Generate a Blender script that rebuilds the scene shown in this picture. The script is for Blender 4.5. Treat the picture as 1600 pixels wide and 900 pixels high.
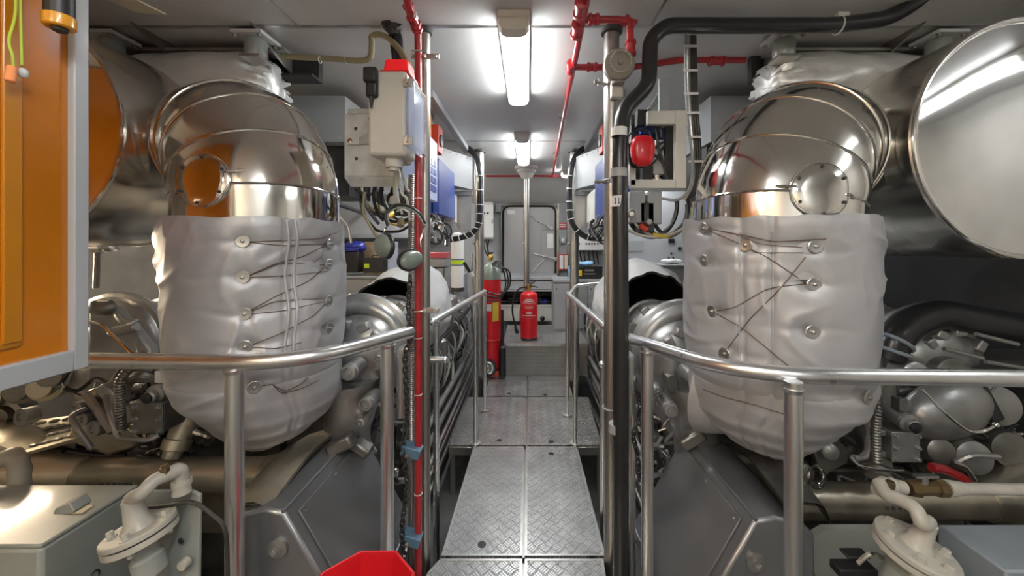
import bpy, math, random
from math import sin, cos, pi, radians as R
from mathutils import Vector as V, Matrix, noise
from mathutils.bvhtree import BVHTree
for o in list(bpy.data.objects): bpy.data.objects.remove(o)
C = bpy.context.scene
COL = C.collection
# ------------------------------------------------------------------ camera, world, exposure
F = 600.0; VX, VY = 825.0, 380.0; EYE = 1.54      # focal length in pixels, straight-ahead pixel, eye height
cam = bpy.data.objects.new('camera', bpy.data.cameras.new('camera')); COL.objects.link(cam)
cam.location = (0, 0, EYE); cam.rotation_euler = (pi/2, 0, 0)
cam.data.sensor_width = 36; cam.data.lens = 36*F/1600
cam.data.shift_x = -(VX-800)/1600; cam.data.shift_y = -(450-VY)/1600
cam.data.clip_start = .05
C.camera = cam
w = bpy.data.worlds.new('world'); C.world = w; w.use_nodes = True
w.node_tree.nodes['Background'].inputs[0].default_value = (.8, .85, 1, 1)
w.node_tree.nodes['Background'].inputs[1].default_value = .02
C.view_settings.view_transform = 'Standard'; C.view_settings.look = 'None'
C.view_settings.exposure = 0.5; C.view_settings.gamma = 1
C.view_settings.use_curve_mapping = False
LAMP = 30.0          # emission strength of the fluorescent diffusers

def P(px, py, Y):    # the point at distance Y down the room seen at this photo position
    return V(((px-VX)*Y/F, Y, EYE+(VY-py)*Y/F))
# ------------------------------------------------------------------ materials
def nt(name):
    m = bpy.data.materials.new(name); m.use_nodes = True
    t = m.node_tree; b = t.nodes['Principled BSDF']; return m, t, b
def L(t, a, b): t.links.new(a, b)
def mat(name, col, rough=.5, metal=0., bump=0., bscale=20., var=0., vscale=4., rvar=0., spec=.5, coat=0., detail=3., stretch=None, dirt=None, dirtamt=.0):
    m, t, b = nt(name)
    b.inputs['Base Color'].default_value = (*col, 1); b.inputs['Roughness'].default_value = rough
    b.inputs['Metallic'].default_value = metal; b.inputs['Specular IOR Level'].default_value = spec
    b.inputs['Coat Weight'].default_value = coat; b.inputs['Coat Roughness'].default_value = .08
    tc = t.nodes.new('ShaderNodeTexCoord'); src = tc.outputs['Object']
    if stretch:
        mp = t.nodes.new('ShaderNodeMapping'); mp.inputs['Scale'].default_value = stretch; L(t, src, mp.inputs[0]); src = mp.outputs[0]
    if var or rvar or dirtamt:
        n = t.nodes.new('ShaderNodeTexNoise'); n.inputs['Scale'].default_value = vscale; n.inputs['Detail'].default_value = 5
        L(t, src, n.inputs['Vector'])
        if var or dirtamt:
            r = t.nodes.new('ShaderNodeValToRGB')
            lo = tuple(c*(1-var) for c in col) if not dirtamt else tuple(c*(1-dirtamt)+d*dirtamt for c, d in zip(col, dirt))
            r.color_ramp.elements[0].color = (*lo, 1); r.color_ramp.elements[0].position = .35
            r.color_ramp.elements[1].color = (*[min(1, c*(1+var)) for c in col], 1); r.color_ramp.elements[1].position = .62
            L(t, n.outputs['Fac'], r.inputs[0]); L(t, r.outputs[0], b.inputs['Base Color'])
        if rvar:
            mr = t.nodes.new('ShaderNodeMapRange'); mr.inputs['From Min'].default_value = .3; mr.inputs['From Max'].default_value = .7
            mr.inputs['To Min'].default_value = max(.02, rough-rvar); mr.inputs['To Max'].default_value = rough+rvar
            L(t, n.outputs['Fac'], mr.inputs['Value']); L(t, mr.outputs[0], b.inputs['Roughness'])
    if bump:
        n2 = t.nodes.new('ShaderNodeTexNoise'); n2.inputs['Scale'].default_value = bscale; n2.inputs['Detail'].default_value = detail
        L(t, src, n2.inputs['Vector'])
        bp = t.nodes.new('ShaderNodeBump'); bp.inputs['Strength'].default_value = 1; bp.inputs['Distance'].default_value = bump
        L(t, n2.outputs['Fac'], bp.inputs['Height']); L(t, bp.outputs[0], b.inputs['Normal'])
    return m
def emis(name, col, s):
    m, t, b = nt(name); b.inputs['Base Color'].default_value = (*col, 1)
    b.inputs['Emission Color'].default_value = (*col, 1); b.inputs['Emission Strength'].default_value = s
    return m
def tread(name, cell=.046, col=(.78, .78, .78), depth=.006, n=4, rough=.33, rx=0):
    # five-bar tread pattern: groups of short parallel ribs turned 90 degrees from cell to cell
    m, t, b = nt(name)
    b.inputs['Metallic'].default_value = 1.0
    tc = t.nodes.new('ShaderNodeTexCoord'); mp = t.nodes.new('ShaderNodeMapping')
    mp.inputs['Rotation'].default_value = (R(rx), 0, R(45)); mp.inputs['Scale'].default_value = (1/cell, 1/cell, 1/cell)
    L(t, tc.outputs['Object'], mp.inputs[0])
    s = t.nodes.new('ShaderNodeSeparateXYZ'); L(t, mp.outputs[0], s.inputs[0])
    def mth(op, a, bb=None, clamp=False):
        q = t.nodes.new('ShaderNodeMath'); q.operation = op; q.use_clamp = clamp
        for i, x in enumerate([a, bb]):
            if x is None: continue
            if isinstance(x, (int, float)): q.inputs[i].default_value = x
            else: L(t, x, q.inputs[i])
        return q.outputs[0]
    X, Y = s.outputs[0], s.outputs[1]
    fx, fy = mth('FLOOR', X), mth('FLOOR', Y)
    chk = mth('ABSOLUTE', mth('MODULO', mth('ADD', fx, fy), 2.0))
    def ribs(u, v):
        wv = mth('SINE', mth('MULTIPLY', u, 2*pi*n/1.0)); fr = mth('FRACT', v)
        win = mth('MULTIPLY', mth('SUBTRACT', .5, mth('ABSOLUTE', mth('SUBTRACT', fr, .5))), 6.0, True)
        return mth('MULTIPLY', mth('MULTIPLY', mth('ADD', wv, .2), 1.6, True), win)
    a, c2 = ribs(X, Y), ribs(Y, X)
    mx = t.nodes.new('ShaderNodeMix'); mx.data_type = 'FLOAT'
    L(t, chk, mx.inputs[0]); L(t, a, mx.inputs[2]); L(t, c2, mx.inputs[3])
    bp = t.nodes.new('ShaderNodeBump'); bp.inputs['Distance'].default_value = depth; bp.inputs['Strength'].default_value = .75
    L(t, mx.outputs[0], bp.inputs['Height']); L(t, bp.outputs[0], b.inputs['Normal'])
    ns = t.nodes.new('ShaderNodeTexNoise'); ns.inputs['Scale'].default_value = 6; ns.inputs['Detail'].default_value = 6; L(t, tc.outputs['Object'], ns.inputs[0])
    r = t.nodes.new('ShaderNodeValToRGB'); r.color_ramp.elements[0].position = .3; r.color_ramp.elements[1].position = .7
    r.color_ramp.elements[0].color = (*[c*.75 for c in col], 1); r.color_ramp.elements[1].color = (*col, 1)
    L(t, ns.outputs[0], r.inputs[0])
    cm = t.nodes.new('ShaderNodeMix'); cm.data_type = 'RGBA'; cm.blend_type = 'MULTIPLY'; cm.inputs[0].default_value = 1
    wr = t.nodes.new('ShaderNodeMapRange'); wr.inputs['To Min'].default_value = .62; wr.inputs['To Max'].default_value = 1.0; L(t, mx.outputs[0], wr.inputs['Value'])
    L(t, r.outputs[0], cm.inputs[6]); L(t, wr.outputs[0], cm.inputs[7]); L(t, cm.outputs[2], b.inputs['Base Color'])
    rr = mth('SUBTRACT', mth('ADD', mth('MULTIPLY', ns.outputs[0], .22), rough+.02), mth('MULTIPLY', mx.outputs[0], .14)); L(t, rr, b.inputs['Roughness'])
    return m
MT = dict(
 mirror=mat('polished_stainless', (.86, .83, .78), .11, 1, .005, 3.2, .06, 2, .05, detail=2),
 drum=mat('dull_stainless', (.60, .575, .53), .24, 1, .006, 3.0, .12, 3, .08),
 disc=mat('mirror_stainless', (.86, .86, .86), .07, 1, .006, 2.2, 0, 2, .03, detail=1),
 bead=mat('bright_steel_edge', (.8, .78, .74), .12, 1),
 alu=mat('worn_aluminium_tube', (.84, .84, .84), .30, 1, .0003, 60, .05, 9, .03, stretch=(1, 1, .15)),
 steel=mat('grey_steel_tube', (.44, .42, .39), .38, 1, .0003, 50, .08, 6, .03, stretch=(1, 1, .2)),
 plate=tread('tread_plate'), plate2=tread('tread_plate_coarse', .055, (.76, .76, .76), .010, 3), riser=tread('tread_riser', .03, (.50, .49, .47), .003, 3, .5, 90),
 edge=mat('plate_edge_aluminium', (.55, .55, .54), .35, 1, var=.1, vscale=12),
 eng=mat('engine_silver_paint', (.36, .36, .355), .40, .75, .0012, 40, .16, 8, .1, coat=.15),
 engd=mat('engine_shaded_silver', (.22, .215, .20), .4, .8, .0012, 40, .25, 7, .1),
 engbr=mat('engine_bronze_silver', (.52, .48, .39), .36, .85, .0012, 30, .2, 5, .1),
 hood=mat('hood_grey_paint', (.24, .245, .26), .34, .6, .0006, 30, .08, 3, .08, coat=.2),
 cloth=mat('silver_lagging_cloth', (.50, .50, .52), .46, .35, .004, 9, .05, 5, .06, spec=.4, detail=2),
 foil=mat('silver_foil_cloth', (.82, .82, .80), .38, .45, .012, 9, .06, 6, .08, detail=3),
 white_cloth=mat('white_lagging_cloth', (.52, .52, .52), .8, 0, .006, 16, .05, 6),
 black_in=mat('black_lining', (.012, .012, .013), .9),
 ceil=mat('ceiling_grey_paint', (.60, .60, .59), .42, 0, .0006, 4, .04, 2, .08, coat=.15),
 wall=mat('wall_grey_paint', (.40, .41, .43), .5, 0, .001, 6, .07, 2),
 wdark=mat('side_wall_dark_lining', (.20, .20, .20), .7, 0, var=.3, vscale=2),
 floor=mat('bilge_floor_paint', (.10, .10, .10), .6, 0, var=.4, vscale=3),
 duct=mat('duct_light_grey', (.33, .34, .35), .5, 0, .0008, 8, .05, 3),
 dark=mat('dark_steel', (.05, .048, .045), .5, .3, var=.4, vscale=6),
 black=mat('black_plastic', (.018, .018, .02), .42), rubber=mat('black_rubber_pipe', (.022, .022, .024), .30, 0, .0006, 30, var=.2, coat=.1),
 red=mat('red_pipe_paint', (.40, .022, .028), .32, 0, .0006, 40, .15, 12, coat=.3), redp=mat('red_plastic', (.62, .012, .02), .35, 0, coat=.2),
 redd=mat('fire_box_red', (.55, .05, .02), .4), orange=mat('orange_enamel', (.52, .16, .003), .20, 0, .0015, 5, .10, 2, .05, coat=.5),
 orangel=mat('orange_enamel_light', (.48, .18, .005), .25, 0, .001, 5, .06, 2, coat=.4), grey_frame=mat('grey_locker_trim', (.42, .43, .45), .35, 0, coat=.2),
 boxwhite=mat('offwhite_box', (.60, .59, .54), .38, 0, .0004, 20, .05, 5, coat=.15), boxpl=mat('scuffed_white_panel', (.60, .59, .56), .45, .1, .0006, 20, .12, 14),
 grey=mat('grey_enamel', (.30, .32, .30), .33, 0, .0008, 7, .06, 4, coat=.3), bluegrey=mat('bluegrey_enamel', (.26, .30, .34), .4, 0, var=.08, coat=.15),
 blue=mat('blue_enclosure', (.035, .07, .30), .38, 0, coat=.2), lblue=mat('pale_blue_panel', (.40, .46, .66), .45), bluebag=mat('blue_plastic_bag', (.02, .03, .28), .3, 0, .01, 18, coat=.2),
 skyblue=mat('light_blue_cloth', (.25, .48, .75), .7, 0, .01, 20),
 pipewh=mat('painted_pipe_cream', (.46, .44, .39), .42, 0, .0014, 45, .08, 12, coat=.2), brownfit=mat('bronze_fitting', (.20, .14, .07), .4, .8),
 brass=mat('brass', (.70, .48, .14), .3, 1), brown=mat('brown_lacing_wire', (.16, .10, .075), .5, .4), greenc=mat('grey_green_plastic', (.20, .24, .21), .35, 0, coat=.3),
 tie=mat('white_cable_tie', (.75, .75, .75), .5), cablew=mat('pale_cable', (.50, .49, .43), .5), cabley=mat('yellow_tape', (.62, .46, .06), .5), cableo=mat('olive_hose', (.30, .26, .15), .5),
 bluepl=mat('blue_plastic_clamp', (.10, .19, .28), .5), yellow=mat('yellow_sticker', (.80, .56, .03), .5), hivis=mat('yellow_green_band', (.55, .75, .03), .5),
 glass=None, white=mat('white_paint', (.75, .75, .75), .5), lens_red=None, pink=mat('pink_red_lid', (.60, .10, .13), .4),
 cream=mat('cream_paint', (.80, .74, .55), .5), lime=mat('lime_cord', (.50, .62, .06), .5), oplug=mat('orange_foam', (.90, .32, .12), .8), clearpl=mat('milky_plastic', (.6, .62, .6), .3),
 amber=mat('amber_plastic', (.75, .33, .02), .35, coat=.3), sounder=mat('taupe_sounder', (.26, .23, .20), .5), gasket=mat('black_gasket', (.012, .012, .012), .7), wood=mat('brown_carton', (.42, .30, .18), .8),
)
def glassmat():
    m, t, b = nt('clear_window_plastic'); b.inputs['Base Color'].default_value = (.85, .88, .9, 1); b.inputs['Roughness'].default_value = .08
    b.inputs['Transmission Weight'].default_value = .8; b.inputs['IOR'].default_value = 1.2; return m
MT['glass'] = glassmat()
MT['lens_red'] = emis('red_warning_lens', (.75, .01, .015), .3)
MT['tube'] = emis('fluorescent_diffuser', (.97, 1.0, 1.0), LAMP)
MT['tubed'] = emis('dim_fluorescent_diffuser', (.97, 1.0, 1.0), LAMP*.3)
MT['wblack'] = mat('black_insulation_lining', (.035, .035, .037), .6, 0, .003, 5, .3, 3)
MT['wallf'] = mat('pale_wall_paint', (.52, .51, .48), .5, 0, var=.1, vscale=2)
MT['tubew'] = emis('added_warm_diffuser', (1.0, .80, .56), LAMP*1.6)  # diffuser of the added warm lamps
# ------------------------------------------------------------------ mesh builder
def basis(d):
    d = V(d).normalized(); a = V((0, 0, 1)) if abs(d.z) < .9 else V((1, 0, 0))
    u = d.cross(a).normalized(); return u, d.cross(u).normalized(), d
class M:
    def __init__(s): s.v = []; s.f = []
    def add(s, vs, fs):
        k = len(s.v); s.v += [V(x) for x in vs]; s.f += [[i+k for i in f] for f in fs]; return s
    def box(s, a, b, rot=None, tap=1.0):
        a, b = V(a), V(b); c = (a+b)/2; h = (b-a)/2; vs = []
        for z in (-1, 1):
            for x, y in ((-1, -1), (1, -1), (1, 1), (-1, 1)):
                k = tap if z > 0 else 1
                q = V((x*h.x*k, y*h.y*k, z*h.z))
                if rot: q = rot @ q
                vs.append(c+q)
        return s.add(vs, [[0, 3, 2, 1], [4, 5, 6, 7], [0, 1, 5, 4], [1, 2, 6, 5], [2, 3, 7, 6], [3, 0, 4, 7]])
    def loft(s, rings, cap0=True, cap1=True, closed=True):
        n = len(rings[0]); k = len(s.v); fs = []
        vs = [p for r in rings for p in r]; m = n if closed else n-1
        for i in range(len(rings)-1):
            for j in range(m): fs.append([i*n+j, i*n+(j+1) % n, (i+1)*n+(j+1) % n, (i+1)*n+j])
        if cap0: fs.append(list(range(n))[::-1])
        if cap1: fs.append([(len(rings)-1)*n+j for j in range(n)])
        return s.add(vs, fs)
    def lathe(s, o, ax, prof, n=32, cap=True):   # prof: (distance along axis, radius)
        u, v, d = basis(ax); o = V(o)
        return s.loft([[o+d*t+(u*cos(2*pi*j/n)-v*sin(2*pi*j/n))*r*-1 for j in range(n)] for t, r in prof], cap, cap)
    def cyl(s, a, b, r, r2=None, n=20):
        a, b = V(a), V(b); return s.lathe(a, b-a, [(0, r), ((b-a).length, r if r2 is None else r2)], n)
    def tube(s, pts, r, n=10, cap=True, rf=None):
        pts = [V(p) for p in pts]; q = [pts[0]]
        for p in pts[1:]:
            if (p-q[-1]).length > 1e-5: q.append(p)
        pts = q; rings = []; T = []
        for i in range(len(pts)):
            T.append((pts[min(i+1, len(pts)-1)]-pts[max(i-1, 0)]).normalized())
        u, v, d = basis(T[0])
        for i, p in enumerate(pts):
            if i:
                qn = T[i-1].rotation_difference(T[i]); u = qn @ u; v = qn @ v
            rr = r if rf is None else r*rf(i/(len(pts)-1))
            rings.append([p+(u*cos(2*pi*j/n)+v*sin(2*pi*j/n))*rr for j in range(n)])
        return s.loft(rings, cap, cap)
    def torus(s, c, ax, Rr, r, a0=0, a1=2*pi, n=40, m=8, u0=None):
        u, v, d = basis(ax); c = V(c)
        if u0 is not None: u = V(u0).normalized(); v = V(ax).normalized().cross(u)
        full = abs(a1-a0-2*pi) < 1e-4; rings = []
        for i in range(n if full else n+1):
            a = a0+(a1-a0)*i/n; e = u*cos(a)+v*sin(a)
            rings.append([c+e*(Rr+r*cos(2*pi*j/m))+d*r*sin(2*pi*j/m) for j in range(m)])
        if full: rings.append(rings[0])
        return s.loft(rings, not full, not full)
    def ball(s, c, r, sc=(1, 1, 1), n=20, m=12, rot=None, z0=-1.0, z1=1.0):
        c = V(c); rings = []
        a0, a1 = math.asin(z0), math.asin(z1)
        for i in range(m+1):
            a = a0+(a1-a0)*i/m; rr = max(cos(a), .002); ring = []
            for j in range(n):
                q = V((rr*cos(2*pi*j/n)*sc[0], rr*sin(2*pi*j/n)*sc[1], sin(a)*sc[2]))*r
                if rot: q = rot @ q
                ring.append(c+q)
            rings.append(ring)
        return s.loft(rings)
    def bolt(s, p, ax, r=.008, h=.008, washer=True):
        p = V(p); d = V(ax).normalized()
        if washer: s.lathe(p, d, [(0, r*1.5), (h*.25, r*1.5)], 12)
        s.lathe(p, d, [(0, r), (h, r), (h*1.15, r*.8)], 6); return s
    def prism(s, poly, ext):    # poly: 3D points, extruded by ext
        n = len(poly); ext = V(ext); poly = [V(p) for p in poly]
        nn = V((0, 0, 0))
        for i in range(n): nn += (poly[i]-poly[0]).cross(poly[(i+1) % n]-poly[0])
        if nn.dot(ext) > 0: poly = poly[::-1]
        fs = [list(range(n)), [n+i for i in range(n)][::-1]]
        for i in range(n): fs.append([(i+1) % n, i, n+i, n+(i+1) % n])
        return s.add(poly+[p+ext for p in poly], fs)
    def jitter(s, amp, sc, seed=0):
        for i, p in enumerate(s.v): s.v[i] = p+noise.noise_vector(p*sc+V((seed, seed*2, 0)))*amp
        return s
    def build(s, name, m, parent=None, bevel=0, ang=35, smooth=True, recalc=False):
        lo = V([min(p[i] for p in s.v) for i in range(3)]); hi = V([max(p[i] for p in s.v) for i in range(3)])
        o0 = V(((lo.x+hi.x)/2, (lo.y+hi.y)/2, lo.z if parent is None else (lo.z+hi.z)/2))
        me = bpy.data.meshes.new(name); me.from_pydata([tuple(p-o0) for p in s.v], [], s.f); me.update()
        if recalc:
            import bmesh; bm = bmesh.new(); bm.from_mesh(me); bmesh.ops.recalc_face_normals(bm, faces=bm.faces); bm.to_mesh(me); bm.free()
        me.materials.append(MT[m] if isinstance(m, str) else m)
        if smooth:
            me.polygons.foreach_set('use_smooth', [True]*len(me.polygons)); me.set_sharp_from_angle(angle=R(ang))
        o = bpy.data.objects.new(name, me); COL.objects.link(o); W[o.name] = o0
        if parent is not None: o.parent = parent; o.location = o0-W[parent.name]
        else: o.location = o0
        if bevel:
            b = o.modifiers.new('bevel', 'BEVEL'); b.width = bevel; b.segments = 2; b.limit_method = 'ANGLE'; b.angle_limit = R(50); b.harden_normals = False
        return o
W = {}
def tag(o, label, cat, group=None, kind=None):
    o['label'] = label; o['category'] = cat
    if group: o['group'] = group
    if kind: o['kind'] = kind
    return o
def thing(name, label, cat, loc, group=None):
    o = bpy.data.objects.new(name, None); COL.objects.link(o); o.location = loc; W[o.name] = V(loc)
    o.empty_display_size = .05
    return tag(o, label, cat, group)
def struct(o): o['kind'] = 'structure'; return o
def copy_tree(o, off=V((0, 0, 0)), parent=None):
    c = o.copy(); COL.objects.link(c); W[c.name] = W[o.name]+(off if True else 0)
    if parent is None: c.location = o.location+off
    else: c.parent = parent
    for ch in o.children: copy_tree(ch, off, c)
    return c
def fil(pts, r=.05, n=6):          # round the corners of a polyline
    pts = [V(p) for p in pts]; out = [pts[0]]
    for i in range(1, len(pts)-1):
        a, b, c = pts[i-1], pts[i], pts[i+1]; d1 = (a-b); d2 = (c-b)
        k = min(r, d1.length*.45, d2.length*.45); p, q = b+d1.normalized()*k, b+d2.normalized()*k
        for j in range(n+1):
            t = j/n; out.append(p*(1-t)**2+b*2*t*(1-t)+q*t*t)
    return out+[pts[-1]]
def spl(pts, n=8, closed=False):   # smooth curve through points
    pts = [V(p) for p in pts]; N = len(pts); out = []
    for i in range(N if closed else N-1):
        p0 = pts[(i-1) % N] if closed or i else pts[0]; p1 = pts[i]; p2 = pts[(i+1) % N]
        p3 = pts[(i+2) % N] if closed or i+2 < N else pts[-1]
        for j in range(n):
            t = j/n; out.append(.5*((2*p1)+(p2-p0)*t+(2*p0-5*p1+4*p2-p3)*t*t+(3*p1-p0-3*p2+p3)*t**3))
    if not closed: out.append(pts[-1])
    return out
def circ(c, ax, r, n=24, ph=0):
    u, v, d = basis(ax); return [V(c)+(u*cos(2*pi*j/n+ph)+v*sin(2*pi*j/n+ph))*r for j in range(n)]
# ------------------------------------------------------------------ the room shell
ZC = 2.58; XW = 3.1; YB = 6.6; YF = -1.6; ZF = -.4
struct(M().box((-XW, YF, ZF-.1), (XW, YB, ZF)).build('floor', 'floor'))
struct(M().box((-XW, YF, ZC), (XW, YB, ZC+.08)).build('ceiling', 'ceil'))
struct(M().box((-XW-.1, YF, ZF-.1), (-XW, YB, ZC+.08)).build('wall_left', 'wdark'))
struct(M().box((XW, YF, ZF-.1), (XW+.1, YB, ZC+.08)).build('wall_right', 'wallf'))
struct(M().box((-XW-.1, YB, ZF-.1), (XW+.1, YB+.1, ZC+.08)).build('wall_back', 'wall'))
struct(M().box((-XW-.1, YF-.1, ZF-.1), (XW+.1, YF, ZC+.08)).build('wall_front', 'wallf'))
# ceiling seams and rails
tn = 0
def trim(m, mt, bevel=0):
    global tn; tn += 1; return struct(m.build('trim_%d' % tn, mt, bevel=bevel))
trim(M().box((-XW, 1.83, ZC-.004), (-.62, 1.85, ZC)).box((-.5, 1.83, ZC-.004), (XW, 1.85, ZC)), 'edge')
trim(M().box((XW-.03, 1.65, ZF), (XW, 5.1, ZC)), 'wblack')
trim(M().box((-1.106, YF, ZC-.003), (-1.094, 1.83, ZC)).box((.584, YF, ZC-.003), (.596, 1.83, ZC)), 'steel')
trim(M().box((-XW, 3.9, ZC-.004), (XW, 3.915, ZC)), 'edge')
trim(M().box((-.70, 2.6, ZC-.05), (-.64, 4.25, ZC)), 'duct', .004)
trim(M().box((.60, 2.6, ZC-.05), (.66, 4.25, ZC)), 'duct', .004)
trim(M().prism([(-XW, 5.78, ZC), (-XW, 6.6, 2.22), (-XW, 6.6, ZC)], (2*XW, 0, 0)), 'ceil')                     # soffit over the far wall
# deep beams carrying the silencers, with dark recess behind
for s, x0 in ((-1, -1.16), (1, 1.24)):
    a, b = (-XW, x0) if s < 0 else (x0, XW)
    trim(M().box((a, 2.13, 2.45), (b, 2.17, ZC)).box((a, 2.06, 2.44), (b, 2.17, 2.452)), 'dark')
for s in (-1, 1):
    bm = M()
    for x in (1.30, 1.86, 2.45): bm.prism([(s*x, 1.80, ZC), (s*x, 2.12, ZC), (s*x, 2.12, ZC-.11)], (s*.012, 0, 0))
    bm.box((min(s*1.25, s*XW), 1.97, ZC-.05), (max(s*1.25, s*XW), 2.06, ZC-.035))
    trim(bm, 'steel')
trim(M().prism([P(152, 6, 1.6), P(183, 25, 1.6)+V((0, .08, 0)), P(236, 29, 1.66)+V((0, .08, 0)), P(190, 0, 1.62)], (0, 0, .004)) if False else
     M().prism([(-1.80, 1.58, ZC-.006), (-1.76, 1.72, ZC-.006), (-1.64, 1.74, ZC-.006), (-1.68, 1.58, ZC-.006)], (0, 0, .006)), 'cream')  # lit patch of ceiling, its light put into the cream colour
# riveted transverse ventilation casing either side
def casing(s):
    x0 = 1.19; Y = 2.5; m = M()
    m.box((min(s*x0, s*XW), Y, 2.20), (max(s*x0, s*XW), Y+.5, 2.50))
    for k in range(26):
        x = s*(x0+.04+k*.055); m.lathe((x, Y, 2.225), (0, -1, 0), [(0, .007), (.004, .005)], 8)
    o = m.build('ventilation_casing', 'duct', bevel=.004)
    tag(o, ('left' if s < 0 else 'right')+' grey riveted ventilation casing under the ceiling behind the steel elbow', 'duct')
    m = M().box((min(s*(x0+.02), s*XW), Y+.1, 1.86), (max(s*(x0+.02), s*XW), Y+.45, 2.198)); o2 = m.build('shade_panel', 'dark')  # dark block put in for the shade under the casing
    tag(o2, 'dark panel standing for the shade below the %s riveted ventilation casing' % ('left' if s < 0 else 'right'), 'panel')
casing(-1); casing(1)
# ------------------------------------------------------------------ ceiling lamps
def lamp(x, y0, y1, label, warm=False, dim=False, w=.066, rot=0, z=ZC):
    t = thing('ceiling_lamp', label, 'ceiling lamp', (x, (y0+y1)/2, z-.08), 'fluorescent ceiling lamps')
    m = M(); yc = (y0+y1)/2
    def ring(y, k, zb, h):   # rounded trough section
        return [V((x+w*k*cx, y, zb-h*cz)) for cx, cz in ((-1, 0), (-1, .45), (-.8, .85), (-.4, 1), (.4, 1), (.8, .85), (1, .45), (1, 0))]
    m.box((x-w*1.12, y0-.02, z-.035), (x+w*1.12, y1+.02, z)).build('housing', 'boxwhite', t, bevel=.008)
    d = M().loft([ring(y0+.02, .9, z-.035, .02), ring(y0+.05, 1, z-.035, .05), ring(y1-.05, 1, z-.035, .05), ring(y1-.02, .9, z-.035, .02)])
    d.build('diffuser', 'tubed' if dim else 'tubew' if warm else 'tube', t)
    for y, s in ((y0, 1), (y1, -1)):
        M().loft([ring(y-.012*s, .95, z-.035, .015), ring(y+.004*s, 1.03, z-.035, .045), ring(y+.052*s, 1.05, z-.035, .056)]).build('end_cap', 'boxwhite', t)
    if rot:
        t.rotation_euler = (0, 0, rot)
    return t
lamp(-.065, 1.72, 2.70, 'near fluorescent ceiling lamp over the walkway, longest in view')
lamp(-.055, 3.60, 4.75, 'second fluorescent ceiling lamp, above the far part of the walkway')
lamp(.55, 5.35, 5.62, 'small caged ceiling lamp by the far right pillar')
lamp(-.05, -.9, .3, 'added ceiling lamp, unseen behind the camera over the walkway')  # extra lamp out of view, brightens the room from behind
lamp(2.55, .0, 1.1, 'fluorescent ceiling lamp on the right side mirrored in the round drum end', False, True)
lamp(-2.0, -1.45, -.55, 'added warm ceiling lamp, unseen on the left side behind the camera', True)  # unseen, added to warm and brighten the left side
lamp(-2.75, 2.9, 3.9, 'added warm ceiling lamp, unseen above the left engine', True)  # added over the side for warm light on the left
def wall_lamp(x, y0, y1, z, s, label, mt):
    t = thing('wall_lamp', label, 'wall lamp', (x, (y0+y1)/2, z-.06))
    M().box((min(x, x-s*.04), y0, z-.06), (max(x, x-s*.04), y1, z+.06)).build('housing', 'boxwhite', t, bevel=.008)
    M().box((min(x-s*.04, x-s*.085), y0+.02, z-.045), (max(x-s*.04, x-s*.085), y1-.02, z+.045)).build('diffuser', mt, t, bevel=.012)
wall_lamp(-XW, 1.75, 2.45, 1.36, -1, 'added warm lamp on the left wall below the exhaust drum, hidden by the locker', 'tubew')  # added to warm the engine side, placed from the glare on the cabinet
lamp(.9, -1.4, -.5, 'added ceiling lamp, unseen behind the camera, right of the middle one')  # put in so the elbows catch more highlights
lamp(-.9, -1.4, -.5, 'added warm ceiling lamp, unseen behind the camera, left of the middle one', True)  # warm twin of the right one, added for elbow highlights
lamp(-1.6, 4.9, 5.8, 'added ceiling lamp, unseen over the far left bench behind the engine')  # added to brighten the far end and the ambient light
lamp(1.7, 4.9, 5.8, 'added ceiling lamp, unseen over the far right counter behind the engine')  # same added fill on the right, no fitting known there
# ------------------------------------------------------------------ walkway plates
G = 'checker plates of the walkway'
def plate(poly, z, label, mt='plate', hole=None, th=.012, name='floor_plate', group=G):
    m = M().prism([(x, y, z-th) for x, y in poly], (0, 0, th)); o = m.build(name, mt)
    tag(o, label, 'floor plate', group)
    e = M(); n = len(poly); c = V((sum(p[0] for p in poly)/n, sum(p[1] for p in poly)/n))
    for i in range(n):
        a, b = V(poly[i]), V(poly[(i+1) % n]); d = (b-a).normalized(); nn = V((-d.y, d.x))
        if nn.dot(c-a) < 0: nn = -nn
        e.prism([(a.x, a.y, z), (b.x, b.y, z), (b.x+nn.x*.012-d.x*.012, b.y+nn.y*.012-d.y*.012, z), (a.x+nn.x*.012+d.x*.012, a.y+nn.y*.012+d.y*.012, z)], (0, 0, .0025))
    e.build('edge_strip', 'edge', o)
    if hole:
        M().lathe((hole[0], hole[1], z-.002), (0, 0, 1), [(0, .021), (.0035, .021), (.0036, .017)], 24).build('lifting_hole', 'black', o)
    return o
def pf(px, py, z=0.0):
    Y = (EYE-z)*F/(py-VY); return ((px-VX)*Y/F, Y)
xm = -.022
plate([(-.47, 1.1), (xm-.006, 1.1), (xm-.006, 1.872), (-.428, 1.872), (-.47, 1.79)], 0, 'near left checker plate cut off by the bottom of the photo')
plate([(xm+.006, 1.1), (.355, 1.1), (.358, 1.74), (.365, 1.872), (xm+.006, 1.872)], 0, 'near right checker plate cut off by the bottom of the photo')
plate([(-.428, 1.89), (xm-.006, 1.89), (xm-.006, 2.905), (-.412, 2.905)], 0, 'long left checker plate with a black hole near its front edge', hole=pf(753, 851))
plate([(xm+.006, 1.89), (.382, 1.89), (.372, 2.905), (xm+.006, 2.905)], 0, 'long right checker plate with a hole at its far edge', hole=pf(861, 709))
plate([(-.60, 2.93), (-.011-.006, 2.93), (-.011-.006, 3.84), (-.60, 3.84)], 0, 'wide left checker plate in the middle of the walkway', 'plate2', hole=pf(780, 688))
plate([(-.011+.006, 2.93), (.56, 2.93), (.60, 3.84), (-.011+.006, 3.84)], 0, 'wide right checker plate in the middle of the walkway', 'plate2', hole=pf(861, 690))
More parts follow.
